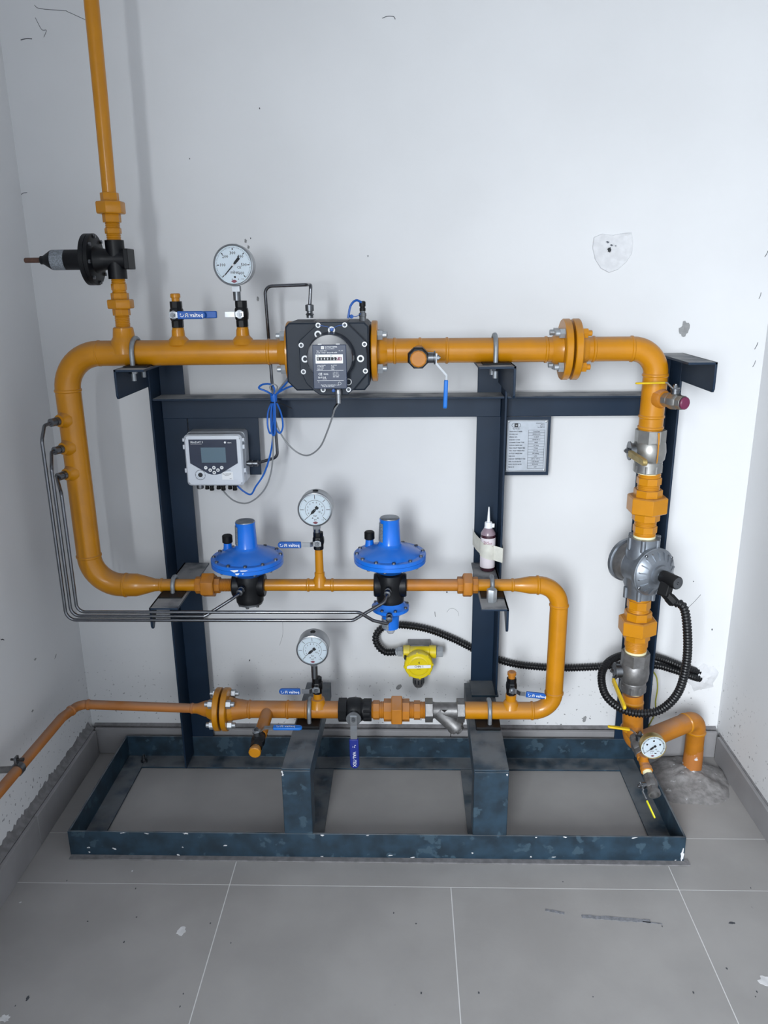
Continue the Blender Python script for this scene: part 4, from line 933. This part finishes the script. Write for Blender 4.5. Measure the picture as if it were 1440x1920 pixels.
part('display', MB().box(mx-.034, mx+.035, fy-.0020, fy-.0012, CZ0+.068, CZ0+.111), 'lcd', cc)
lettering('lettering', [('MiniDAT 5', -.062, CZ1-.0205-CZ0, .0080, 'LEFT'), ('r', -.062, .1205, -.030, .1210), ('alarm', .042, .1245, .0050, 'LEFT'), ('o', .035, .1252, 0, .0030, 0, 360)], 'white', pn, V((mx, fy-.0016, CZ0)), X, Z)
for dx, dz, s in ((-.023, .0535, 'E'), (0, .0535, ''), (.022, .0535, ''), (-.011, .0465, ''), (.011, .0465, ''), (0, .0395, '')):
    k_ = part('button', MB().lathe((mx-.001+dx, fy-.001, CZ0+dz), -Y, [(0, .0050), (.0012, .0048), (.0014, 0)], 18), 'white', cc)
    lettering('button_mark', [('o', 0, 0, 0, .0018, 0, 360)] if (dx, dz) not in ((-.023, .0535), (.022, .0535)) else [('r', -.0022, -.0008, .0022, .0008)], 'ink', k_, V((mx-.001+dx, fy-.0028, CZ0+dz)), X, Z)
ir = part('optical_port', MB().lathe((mx-.041, fy+.001, CZ0+.0325), -Y, [(0, .0150), (.002, .0150), (.0025, .0142), (.0025, .0098), (.0014, .0094), (.0014, 0)], 28), 'ctrl', cc)
part('port_lens', MB().lathe((mx-.041, fy-.0006, CZ0+.0325), -Y, [(0, .0066), (.0014, .006), (.0014, 0)], 20), 'ink', ir)
lettering('port_rim', [('o', 0, 0, .0134, .0144, 25, 155), ('o', 0, 0, .0134, .0144, 165, 195), ('o', 0, 0, .0134, .0144, -15, 15), ('o', 0, 0, .0134, .0144, 205, 335)], 'ink_grey', ir, V((mx-.041, fy-.0022, CZ0+.0325)), X, Z)
st_ = part('paper_sticker', MB().box(mx+.020, mx+.051, fy-.0008, fy, CZ0+.0185, CZ0+.0405), 'white', cc)
lettering('lettering', [('No. 0310668', .002, .0165, .0045, 'LEFT'), ('04/2019', .007, .0125, .0042, 'LEFT'), ('0085', .021, .003, .003, 'LEFT'), ('Type approval', .002, .0275, .0040, 'LEFT'), ('DE-15', .004, .0240, .0030, 'LEFT')], 'ink', st_, V((mx+.020, fy-.0012, CZ0+.0185)), X, Z)
for sx, sz in ((CX0+.008, CZ1-.012), (CX1-.008, CZ1-.012), (CX0+.009, CZ0+.010), (CX1-.009, CZ0+.010)):
    part('lid_screw', MB().lathe((sx, fy+.003, sz), -Y, [(0, .0034), (.0022, .0032), (.0022, .0)], 12), 'rubber', cc)
for sx in (CX0, CX1):
    for zz, hh in ((CZ1-.016, .010), (CZ1-.036, .013), (CZ0+.043, .013)):
        s = -1 if sx == CX0 else 1
        part('hinge_tab', MB().box(*sorted((sx-s*.001, sx+s*.006)), 2.128, 2.146, zz-hh/2, zz+hh/2), 'ctrl', cc, bev=.0015)
for k in range(7):
    gx = CX0+.032+k*.0165; yy_ = 2.150 if k % 2 else 2.137
    part('cable_gland', MB().lathe((gx, yy_, CZ0), -Z, [(0, .0068), (.005, .0068), (.0055, .0055), (.012, .0055), (.0125, .0066), (.017, .0060), (.0175, .0036)] if k else [(0, .010), (.010, .010), (.012, .008), (.013, 0)], 14), 'rubber' if k else 'zinc', cc)
part('side_fitting', MB().lathe((CX1, 2.165, .9985), X, [(0, .0065), (.006, .0065), (.007, .0095), (.018, .0095), (.019, .0075), (.024, .0075), (.0245, .0088), (.033, .0088), (.034, .005)], 12), 'zinc', cc)

# ------------------------------------------------------------------ data plate
P0, P1, P2, P3 = .2835, .3985, .963, 1.1135
np_ = thing('data_plate', ((P0+P1)/2, 2.197, P2), 'silver printed data plate riveted right of the middle column', 'sign')
part('metal_plate', MB().box(P0, P1, 2.1955, 2.1983, P2, P3), 'plate', np_, bev=.0006)
part('rim', MB().box(P0+.001, P1-.001, 2.1943, 2.1956, P3-.004, P3-.001).box(P0+.001, P1-.001, 2.1943, 2.1956, P2+.001, P2+.004).box(P0+.001, P0+.004, 2.1943, 2.1956, P2+.004, P3-.004).box(P1-.004, P1-.001, 2.1943, 2.1956, P2+.004, P3-.004), 'steel', np_, bev=.0005)
for a, b in ((P0+.005, P2+.005), (P1-.005, P2+.005), (P0+.005, P3-.005), (P1-.005, P3-.005)): part('rivet', MB().lathe((a, 2.1955, b), -Y, [(0, .003), (.0012, .0026), (.002, 0)], 12), 'steel', np_)
rows = ('MANUFACTURER', 'MODEL NO.', 'SERIAL NO.', 'DESIGN CODE', 'CONNECTION TYPE', 'DESIGN PRESSURE', 'MAX. INLET PRESSURE', 'MIN. INLET PRESSURE', 'OUTLET PRESSURE', 'MEDIUM', 'DESIGN TEMPERATURE', 'MIN. FLOW RATE', 'MAX. FLOW RATE', 'PRMS ID')
vals = ('Local Skid', 'PRMS-5-100', '01-2019', 'ASME B31.3', 'ANSI', '4.5 barg', '4 barg', '0.5 barg', '300 mbarg', 'LPG', '-20°C  +60°C', '0.25 Sm3/h', '40 Sm3/h', '-097')
it = [('o', .0155, .1355, .0052, .0062, 90, 270), ('o', .0265, .1355, .0052, .0062, -90, 90), ('r', .0155, .1407, .0265, .0417+.1), ('r', .0155, .1293, .0265, .1303), ('r', .0168, .1305, .0252, .1405), ('Gas Works', .021, .1250, .0042, 'CENTER'), ('r', .012, .1268, .030, .1271)]
for k, s in enumerate(('Industrial Zone 4', 'Phase 2', 'Block 12', 'Tel. 0300 112')): it.append((s, .086, .1410-k*.0040, .0036, 'RIGHT'))
ys = [.1175-k*.00795 for k in range(14)]
for k, zz in enumerate(ys): it += [(rows[k], .006, zz, .0046, 'LEFT'), (vals[k], .068, zz, .0044, 'CENTER')]
for k in range(15): zz = ys[0]+.00397-k*.00795; it.append(('r', .0495, zz-.00035, .0870, zz+.00035))
it += [('r', .0495, ys[-1]-.004, .0501, ys[0]+.004), ('r', .0864, ys[-1]-.004, .0870, ys[0]+.004)]
KX = 1.23
it = [(q[0], q[1]*KX, q[2], q[3]*KX, q[4]) if q[0] == 'r' and len(q) == 5 and not isinstance(q[4], str) else (q[0], q[1]*KX, *q[2:]) for q in it]
lettering('lettering', it, 'ink', np_, V((P0, 2.1952, P2)), X, Z, bold=.03)
lettering('logo', [('o', .0, 0, .0008, .0015, 90, 360), ('r', .0018, -.0018, .0026, .0018)], 'white', np_, V((P0+.0258, 2.1949, P2+.1355)), X, Z)

# ------------------------------------------------------------------ strainer in the bottom row
S0, S1 = .0500, .1625
ys_ = thing('y_strainer', ((S0+S1)/2, YP, ZL-.06), 'grey steel Y-strainer in the bottom row beside the right arm', 'strainer')
part('strainer_body', MB().lathe((S0, YP, ZL), X, [(.016, .025), (.03, .0225), (.085, .0225), (.097, .025)], 28), 'cast', ys_)
for xx, s in ((S0, 1), (S1, -1)): part('hex_end', MB().lathe((xx, YP, ZL), X*s, [(0, .025), (0, .0335), (.001, .0345), (.021, .0345), (.022, .0335)], 6, .52), 'cast', ys_, bev=.0008)
sd = V((.72, -.06, -.70)).normalized()
part('screen_leg', MB().lathe((S0+.042, YP, ZL-.004), sd, [(-.01, .024), (.055, .0235), (.058, .0255), (.068, .0255), (.069, .023)], 28), 'cast', ys_)
part('screen_cap', MB().lathe(V((S0+.042, YP, ZL-.004))+sd*.068, sd, [(0, .0235), (.006, .023), (.007, .0155), (.016, .0150)], 8), 'cast', ys_, bev=.001)
lettering('flow_arrow', [('p', [(-.009, .005), (.009, .005), (0, -.004)])], 'dark_steel', ys_, V(((S0+S1)/2-.002, YP-.0228, ZL+.010)), X, Z+Y*-.1)

# ------------------------------------------------------------------ solenoid valve on the right drop
sc = V((.629, YP, .752)); sx = V((.42, -.905, 0)).normalized()
so = thing('solenoid_valve', sc-Z*.08, 'grey cast aluminium solenoid valve with ribbed round cover on the right drop', 'valve')
part('valve_body', MB().lathe(sc, Z, [(-.084, .030), (-.084, .040), (-.060, .040), (-.045, .045), (.045, .045), (.060, .040), (.084, .041), (.084, .031)], 32)
     .lathe(sc, sx, [(-.058, .052), (-.050, .055), (-.02, .052), (.02, .052), (.040, .056)], 40), 'alu', so)
for a in range(6):
    q = 2*math.pi*a/6+.2; u = V((math.cos(q), math.sin(q), 0))*.040
    part('screw_boss', MB().cyl(sc+u+Z*.052, sc+u+Z*.0855, .0068, 12, ch=.001), 'alu', so)
    part('screw_boss', MB().cyl(sc+u-Z*.0855, sc+u-Z*.055, .0068, 12, ch=.001), 'alu', so)
part('rear_cover', MB().lathe(sc, sx, [(-.072, .040), (-.070, .056), (-.066, .060), (-.056, .060), (-.053, .055)], 44), 'alu', so)
part('front_rim', MB().lathe(sc, sx, [(.034, .056), (.037, .0655), (.048, .0665), (.050, .0635)], 48), 'alu', so)
part('front_cover', MB().lathe(sc, sx, [(.0495, .0640), (.053, .062), (.066, .042), (.068, .0385), (.069, .030), (.0695, .0275), (.076, .0265), (.077, .022), (.077, 0)], 48), 'alu', so)
a, x, y = basis(sx)
for k in range(18):
    q = 2*math.pi*k/18; u = x*math.cos(q)+y*math.sin(q); tq = (y*math.cos(q)-x*math.sin(q))*.0016
    p = [sc+sx*.052+u*.060, sc+sx*.060+u*.058, sc+sx*.0685+u*.040, sc+sx*.066+u*.040]
    part('rib', MB().prism([v-tq for v in p], tq*2), 'alu', so)
small_bolts(so, sc+sx*.050, sx, .0605, 4, ph=.6)
part('type_label', MB().lathe(sc, sx, [(-.052, .0556), (-.051, .0557), (-.022, .0532), (-.021, .0528)], 40), 'cast', so)
part('coil', MB().lathe(sc, sx, [(.076, .0105), (.080, .0160), (.084, .0172), (.132, .0172), (.134, .0160)], 28), 'rubber', so)
part('coil_nut', MB().lathe(sc, sx, [(.070, .0145), (.078, .0145), (.079, .009)], 12), 'zinc', so)
part('coil_cap', MB().lathe(sc, sx, [(.133, .0158), (.1345, .0150), (.1345, .004), (.137, .0035), (.137, 0)], 24), 'zinc', so)
cq = sc+sx*.100
cd = (V((-.30, -.30, -1))).normalized()
part('connector_plug', MB().box(-.014, .014, -.014, .014, .010, .046, Matrix.Translation(cq) @ cd.to_track_quat('Z', 'Y').to_matrix().to_4x4()), 'rubber', so, bev=.003)
part('plug_gland', MB().lathe(cq+cd*.036, V((.7, -.25, -.75)), [(0, .013), (.016, .013), (.018, .0145), (.034, .0145), (.036, .011)], 8), 'rubber', so)
cg = cq+cd*.036+V((.7, -.25, -.75)).normalized()*.032

# ------------------------------------------------------------------ gas detector on the wall
DXc, DZc = .0365, .452
gd = thing('gas_detector', (DXc, 2.2, .37), 'yellow round gas detector mounted low on the back wall', 'detector')
dl = (0.0340, 2.1500, 0.3640); dl = V(dl)
DH = (0.0370, 2.2050, 0.3870); DH = V(DH)
part('housing', MB().lathe(dl+Y*.018, Y, [(0, .041), (.01, .0405), (.03, .036), (.085, .034)], 40), 'yellow', gd)
part('cross_tube', MB().lathe((DH.x-.050, 2.205, DH.z), X, [(0, .018), (.001, .0205), (.020, .0205), (.022, .0175), (.080, .0175), (.082, .0205), (.101, .0205), (.102, .018)], 24), 'yellow', gd)
part('wall_mount', MB().box(DH.x-.036, DH.x+.036, 2.215, 2.262, DH.z-.02, DH.z+.0165), 'cast', gd, bev=.002)
lid = part('lid', MB().lathe(dl+Y*.018, -Y, [(-.003, .0425), (-.002, .0440), (.010, .0440), (.014, .0425), (.0155, .041), (.0155, .033), (.0145, .0325), (.0165, .0285), (.0165, .0275), (.018, .027), (.018, 0)], 48), 'yellow', gd)
for k in range(8):
    q = 2*math.pi*k/8+.1; u = V((math.cos(q), 0, math.sin(q)))
    part('lid_lug', MB().cyl(dl+u*.0425+Y*.014, dl+u*.0425+Y*.004, .0035, 10), 'yellow', lid)
lettering('lettering', [('4', .001, .013, .010, 'CENTER'), ('r', -.006, -.0085, .006, -.0072)], 'ink', lid, dl+V((0, -.0004, 0)), X, Z)
sk = part('paper_strip', MB().prism([dl+V((-.035, -.0006, -.0060)), dl+V((.037, -.0006, -.0035)), dl+V((.037, -.0006, .0065)), dl+V((.030, -.0006, .0065)), dl+V((-.030, -.0006, .0045)), dl+V((-.036, -.0006, .0005))], -Y*.0006), 'white', gd)
lettering('lettering', [('CHN 1', 0, 0, .0095, 'CENTER', 1.5)], 'ink', sk, dl+V((.001, -.0016, .0010)), X, Z)
part('sensor_head', MB().lathe(dl+V((.000, .030, -.034)), -Z, [(0, .0190), (.014, .0190), (.015, .0180), (.038, .0175), (.048, .0125), (.049, .0)], 28), 'cast', gd)
for k in range(5):
    q = R(-70+35*k); part('sensor_slot', MB().cyl(dl+V((math.sin(q)*.0170, .030-math.cos(q)*.0175, -.054)), dl+V((math.sin(q)*.0168, .030-math.cos(q)*.0173, -.068)), .0022, 8), 'ink', gd)
part('hex_gland', MB().lathe((DH.x-.049, 2.205, DH.z), -X, [(0, .010), (.003, .010), (.003, .0165), (.018, .0165), (.019, .012), (.026, .0115)], 6), 'bright', gd)
part('hex_plug', MB().lathe((DH.x+.051, 2.205, DH.z), X, [(0, .011), (.004, .011), (.004, .0180), (.021, .0180), (.022, .016)], 6), 'bright', gd)
part('earth_screw', MB().lathe(dl+V((-.041, .03, .021)), -Y, [(0, .0032), (.02, .0032), (.021, .002)], 8).lathe(dl+V((-.040, .025, -.014)), -X, [(0, .004), (.006, .004)], 8), 'ink', gd)

# ------------------------------------------------------------------ conduits, tubes and cables
def corrugated(name, pts, r, label, pitch=.0084):
    p = resample(spline(pts, 14), pitch/4)
    rr = [r if k % 4 < 2 else r*.78 for k in range(len(p))]
    mb = MB(); mb.tube(p, rr, 12); o = single(name, mb, 'conduit', label, 'conduit', ang=80); return o
WC = 2.2445
corrugated('corrugated_conduit', [(DH.x-.072, 2.205, DH.z-.001), (-0.0700, 2.2120, 0.3830), (-0.0950, 2.2220, 0.4050), (-0.0970, 2.2300, 0.4330), (-0.0730, 2.2380, 0.4550), (-0.0230, 2.2440, 0.4590), (0.0600, 2.2440, 0.4460), (0.1440, 2.2440, 0.4120), (0.2290, 2.2440, 0.3670), (0.3310, 2.2440, 0.3270), (0.4660, 2.2440, 0.3120), (0.5840, 2.2440, 0.3150), (0.6670, 2.2440, 0.3220), (0.7750, 2.2440, 0.3230), (0.8350, 2.2440, 0.3080), (0.9060, 2.2480, 0.2800), (0.9460, 2.2700, 0.2590)],
           .0118, 'black corrugated conduit running along the back wall from the yellow detector')
corrugated('corrugated_conduit', [cg, (0.7090, 1.8700, 0.6820), (0.7240, 1.8650, 0.6090), (0.7310, 1.8700, 0.5230), (0.7220, 1.8800, 0.4340), (0.6890, 1.9000, 0.3700), (0.6400, 1.9200, 0.3450), (0.5940, 1.9500, 0.3430), (0.5630, 2.0000, 0.3580), (0.5650, 2.0600, 0.3880), (0.5980, 2.1100, 0.4050), (0.6580, 2.1600, 0.4010), (0.7370, 2.2150, 0.3730), (0.8040, 2.2380, 0.3460), (0.8750, 2.2420, 0.3150), (0.9400, 2.2700, 0.2820)],
           .0118, 'black corrugated conduit looping from the solenoid valve round the right drop')
def tubing(name, pts, r, m, label, cat, bend=0, seg=10, smooth=False, group=None):
    p = spline(pts, 10) if smooth else fillet(pts, bend, 6)
    return single(name, MB().tube(p, r, seg), m, label, cat, group)
TY = 1.868
def fitting(c, d, s=1.0, name='compression_fitting'):
    return MB().lathe(c, d, [(0, .0075*s), (.003, .0075*s), (.003, .0110*s), (.012, .0110*s), (.0125, .0085*s), (.017, .0085*s), (.0175, .0105*s), (.028, .0105*s), (.029, .006*s)], 12)
def fitted_tube(label, p, r, ends, bend):
    t = thing('impulse_tube', V(p[1]), label, 'tube', 'steel impulse tubes')
    part('tube_run', MB().tube(fillet(p, bend, 7), r, 12), 'tube', t)
    for c, d, s in ends: part('compression_fitting', fitting(c, d, s), 'zinc', t)
    return t
B = [V((XL, YP, p[2]))+bossd*.043 for p in TB]
E_ = [b+bossd*.026 for b in B]
tx1, tx2, tx3 = -.898, -.8835, -.867
z1, z2, z3 = .6465, .6580, .6695
R1 = V((RB_-.004, YP-.041, ZM+.004)); R2 = V((RA-.010, YP-.041, ZM+.008)); R3 = V((RB_-.002, YP-.050, ZM-.066))
fdir = V((-.10, -1, -.12)).normalized()
fitted_tube('outermost steel impulse tube running from the left loop to the right blue regulator', [E_[0]-bossd*.004, E_[0]+bossd*.018+V((-.004, 0, -.004)), (tx1, TY, E_[0].z-.035), (tx1, TY, z1), (-.142, TY, z1), (-.060, 1.895, ZM-.012), R1+fdir*.036, R1+fdir*.02], .0044,
            [(B[0], bossd, 1), (R1, fdir, .85)], [.012, .02, .026, .02, .02, .008])
fitted_tube('middle steel impulse tube running from the left loop to the left blue regulator', [E_[1]-bossd*.004, E_[1]+bossd*.012, (tx2, TY, E_[1].z-.035), (tx2, TY, z2), (-.530, TY, z2), (RA-.030, 1.893, ZM-.004), R2+fdir*.036, R2+fdir*.02], .0044,
            [(B[1], bossd, 1), (R2, fdir, .85)], [.012, .02, .024, .02, .02, .008])
fitted_tube('innermost steel impulse tube ending at the small lower blue housing', [E_[2]-bossd*.004, E_[2]+bossd*.006, (tx3, TY, E_[2].z-.03), (tx3, TY, z3), (-.125, TY, z3), (-.090, 1.885, ZM-.060), R3+V((-.004, -.032, -.012)), R3+V((0, -.014, 0))], .0044,
            [(B[2], bossd, 1), (R3, (0, -1, -.1), .8)], [.01, .018, .022, .02, .02, .008])
# steel tube from the meter top to the controller
T0 = V((-0.2410, 2.0000, 1.4080))
mt = thing('steel_tube', (T0.x, T0.y, .95), 'bent steel tube from the top of the gas meter down to the volume corrector', 'tube')
part('tube_run', MB().tube(fillet([T0+Z*.02, (-0.2360, 2.0000, 1.4860), (-0.2510, 2.0750, 1.4870), (-0.3660, 2.0900, 1.4840), (-0.3640, 2.1450, 1.0210), (CX1+.030, 2.165, .9985)], [.01, .012, .02, .022], 7), .0043, 12), 'tube', mt)
part('compression_fitting', MB().lathe(T0, Z, [(0, .0085), (.006, .0085), (.008, .011), (.012, .0075), (.016, .0075), (.017, .0108), (.031, .0108), (.033, .006)], 12), 'zinc', mt)
# cables
cb = thing('blue_cable', (-0.3570, 2.0800, 1.1990), 'bundled blue signal cable hanging in loops below the gas meter', 'cable')
YB = 2.085
part('cable_run', MB().tube(spline([(-0.2490, 1.9500, 1.2490), (-0.2930, 2.0000, 1.2390), (-0.3300, 2.0500, 1.2200), (-0.3520, 2.0850, 1.2020), (-0.3590, 2.0850, 1.1840), (-0.3600, 2.0850, 1.1330), (-0.3700, 2.1050, 1.0710), (-0.3840, 2.1200, 1.0220), (-0.4040, 2.1300, 0.9740), (-0.4300, 2.1400, 0.9370), (-0.4480, 2.1500, 0.9110), (-0.4720, 2.1550, 0.9210), (-0.4930, 2.1550, 0.9430)], 10), .0026, 8), 'cable_blue', cb)
loops = [([(-0.3520, 2.0810, 1.1990), (-0.3730, 2.0850, 1.1620), (-0.3760, 2.0810, 1.1190), (-0.3690, 2.0850, 1.1010), (-0.3580, 2.0790, 1.1490), (-0.3550, 2.0790, 1.1950)]), ([(-0.3540, 2.0750, 1.2000), (-0.3390, 2.0850, 1.1550), (-0.3350, 2.0800, 1.1190), (-0.3460, 2.0850, 1.1010), (-0.3560, 2.0770, 1.1270), (-0.3550, 2.0730, 1.1960)]), ([(-0.3550, 2.0730, 1.2010), (-0.3640, 2.0730, 1.1570), (-0.3650, 2.0770, 1.1030), (-0.3560, 2.0710, 1.1040), (-0.3520, 2.0690, 1.1650), (-0.3520, 2.0710, 1.1990)])]
for l in loops: part('cable_loop', MB().tube(spline(l, 8), .0024, 8), 'cable_blue', cb)
part('cable_loop', MB().tube(spline([(-0.3510, 2.0770, 1.2010), (-0.3690, 2.0550, 1.2180), (-0.3890, 2.0550, 1.2270), (-0.3810, 2.0650, 1.2350), (-0.3640, 2.0790, 1.2340), (-0.3520, 2.0730, 1.2240), (-0.3530, 2.0750, 1.2070)], 8), .0026, 8), 'cable_blue', cb)
part('cable_run', MB().tube(spline([(-0.3540, 2.0790, 1.2000), (-0.3390, 2.0600, 1.2160), (-0.3150, 2.0300, 1.2400), (-0.2950, 2.0000, 1.2600), (-0.2830, 1.9800, 1.2680)], 8), .0025, 8), 'cable_blue', cb)
part('cable_wrap', MB().lathe((-0.3550, 2.0770, 1.2090), -Z, [(0, .009), (.004, .0098), (.018, .0088), (.022, .007)], 12), 'cable_blue', cb)
part('cable_tie', MB().torus((-0.3560, 2.0770, 1.1860), Z, .0078, .0016, 18, 6).tube([V((-0.3480, 2.0710, 1.1870)), V((-0.3270, 2.0650, 1.1810)), V((-0.3060, 2.0650, 1.1710))], .0011, 6), 'rubber', cb)
gc = thing('grey_cable', (-0.3200, 2.1000, 1.0380), 'thin grey sensor cable hanging from the meter sensor to the volume corrector', 'cable')
part('cable_run', MB().tube(spline([(OX+.012, 1.878, MZ-.106), (-0.1760, 1.8900, 1.1950), (-0.1820, 1.9100, 1.1790), (-0.2020, 1.9600, 1.1300), (-0.2290, 2.0200, 1.0760), (-0.2640, 2.0600, 1.0450), (-0.2950, 2.0800, 1.0460), (-0.3240, 2.0850, 1.0700), (-0.3460, 2.0850, 1.1070), (-0.3550, 2.0800, 1.1410)], 10), .0022, 8), 'cable_grey', gc)
part('black_sleeve', MB().tube(spline([(OX+.012, 1.878, MZ-.105), (-0.1750, 1.8890, 1.2000), (-0.1810, 1.9080, 1.1820)], 6), .0029, 8), 'rubber', gc)
part('cable_run', MB().tube(spline([(-0.3640, 2.0810, 1.1630), (-0.3660, 2.0950, 1.1020), (-0.3680, 2.1000, 1.0490), (-0.3790, 2.1100, 0.9860), (-0.3990, 2.1200, 0.9380), (-0.4300, 2.1300, 0.9040), (-0.4630, 2.1400, 0.8870), (-0.4990, 2.1500, 0.8930), (-0.5260, 2.1550, 0.9180), (-0.5350, 2.1550, 0.9410)], 10), .0022, 8), 'cable_grey', gc)
part('cable_run', MB().tube(spline([(-0.3530, 2.0750, 1.2040), (-0.3340, 2.0600, 1.2270), (-0.3120, 2.0300, 1.2510), (-0.2980, 2.0000, 1.2690), (-0.2850, 1.9850, 1.2700)], 8), .002, 8), 'cable_grey', gc)
part('cable_loop', MB().tube(spline([(-0.3500, 2.0710, 1.2100), (-0.3420, 2.0650, 1.2280), (-0.3510, 2.0630, 1.2360), (-0.3620, 2.0650, 1.2280), (-0.3570, 2.0730, 1.2100)], 8), .0018, 8), 'cable_grey', gc)
tubing('earth_wire', [(0.7560, 2.2000, 0.3310), (0.7730, 2.2000, 0.3040), (0.7760, 2.1900, 0.2720), (0.7740, 2.1900, 0.2260), (0.7770, 2.1900, 0.1880), (0.7630, 2.1800, 0.1620), (0.7490, 2.1700, 0.1420)], .0023, 'wire_green', 'green and yellow earth wire hanging beside the right column', 'wire', smooth=True)

# ------------------------------------------------------------------ bottle taped to the middle column
bo = V((.2335, 2.145, .6815))
bt = thing('plastic_bottle', bo, 'small squeeze bottle of dark red liquid with pointed white nozzle, standing on the bracket', 'bottle')
part('bottle_body', MB().lathe(bo, Z, [(0, .018), (.002, .0205), (.006, .0215), (.108, .0215), (.110, .0213)], 28), 'liquid', bt)
part('shoulder', MB().lathe(bo+Z*.110, Z, [(0, .0213), (.004, .0208), (.014, .0155), (.020, .0105), (.022, .0100)], 28), 'shoulder', bt)
part('screw_cap', MB().lathe(bo+Z*.130, Z, [(0, .0125), (.001, .0112), (.015, .0108), (.017, .0095), (.017, 0)], 20), 'white', bt)
part('nozzle', MB().lathe(bo+Z*.146, Z, [(0, .0050), (.010, .0042), (.044, .0018), (.046, .0012), (.046, 0)], 16), 'white', bt)
part('tethered_cap', MB().cyl(bo+V((.0135, -.004, .132)), bo+V((.0135, -.004, .143)), .0036, 10).cyl(bo+V((.008, -.002, .134)), bo+V((.014, -.004, .136)), .0015, 6), 'white', bt)
lb = label_patch(bt, bo, .0218, -95, 95, .012, .102, 'paper')
lettering('lettering', [('Thread', -.0155, .096, .0055, 'LEFT'), ('SEALANT', -.0155, .0905, .0060, 'LEFT'), ('r', .002, .082, .013, .0828)], 'ink_red', bt, bo+V((0, -.0222, -.003)), X, Z)
# tape band round bottle and column
mb = MB(); zc = bo.z+.068
pth = [(.1965, 2.222, .012), (.1955, 2.205, .012), (.2015, 2.172, .009), (.2120, 2.137, .006)]
for k in range(7):
    q = R(-78+k*20); pth.append((bo.x+math.sin(q)*.0232, bo.y-math.cos(q)*.0232, .003-k*.002))
pth += [(.2735, 2.118, -.014), (.2755, 2.125, -.014), (.2755, 2.222, -.014)]
o_ = []; i_ = []
for k, (px, py, dz) in enumerate(pth):
    a = V(pth[max(0, k-1)][:2]+(0,)); b = V(pth[min(len(pth)-1, k+1)][:2]+(0,)); tn = (b-a).normalized(); nn = V((tn.y, -tn.x, 0))*.0008
    o_.append((V((px, py, zc+dz))+nn)); i_.append(V((px, py, zc+dz)))
mb.rings([[q+Z*.022, p_+Z*.022, p_-Z*.0225, q-Z*.0225] for p_, q in zip(i_, o_)])
single('tape_band', mb, 'strap', 'cream cloth tape wrapped round the bottle and the middle column', 'tape', ang=50)

# ------------------------------------------------------------------ gauge and drain cock at the foot of the right drop
bd = V((.03, -.94, -.33)).normalized()
j0 = V((.644, 1.99, .262))+bd*.036
fv = ball_valve('dusty steel ball valve with yellow lever behind the lowest right gauge', j0+bd*.032, bd, Z, (-1, .05, .12), .020, .032, 'cast', (.010, .030), (.028, .090), 'grip_yellow', sh=.034, bend=.012, w=.011, grip_t=.006)
tc = j0+bd*.088
tp = thing('pipe_tee', tc, 'small rusty orange pipe tee under the lowest right gauge', 'fitting')
part('tee_body', MB().lathe(tc, bd, [(-.026, .0125), (-.024, .0150), (-.014, .0155), (-.012, .0135), (.014, .0135), (.016, .0160), (.028, .0160), (.029, .012)], 18).lathe(tc, Z, [(0, .0125), (.018, .0135), (.024, .0135), (.025, .011)], 16), 'orange_cut', tp)
part('sealing_tape', MB().lathe(tc+bd*.028, bd, [(0, .0122), (.010, .0118), (.013, .0112)], 16), 'ptfe', tp)
gauge('small brass-rimmed pressure gauge at the foot of the right drop', (.6585, tc.y-.030, .2880), .0345, .024, tc.z+.022, 'brass', marksbox, 'thin', ndir=-130, stem_r=.008, plug_top=False, rd=.945)
dc = tc+bd*.066
dv = ball_valve('small dusty drain cock with lemon yellow lever at the foot of the right drop', dc, bd, (-.95, -.2, -.10), (.30, -.62, -.62), .0158, .026, 'cast', (.010, .035), (.038, .085), 'grip_lemon', sh=.026, bend=.004, w=.008, grip_t=.004, inset=.004)
part('open_outlet', MB().lathe(dc+bd*.0245, bd, [(0, .0165), (.010, .0165), (.0105, .0155), (.0105, .0118), (.001, .0112), (.001, 0)], 24), 'cast', dv)
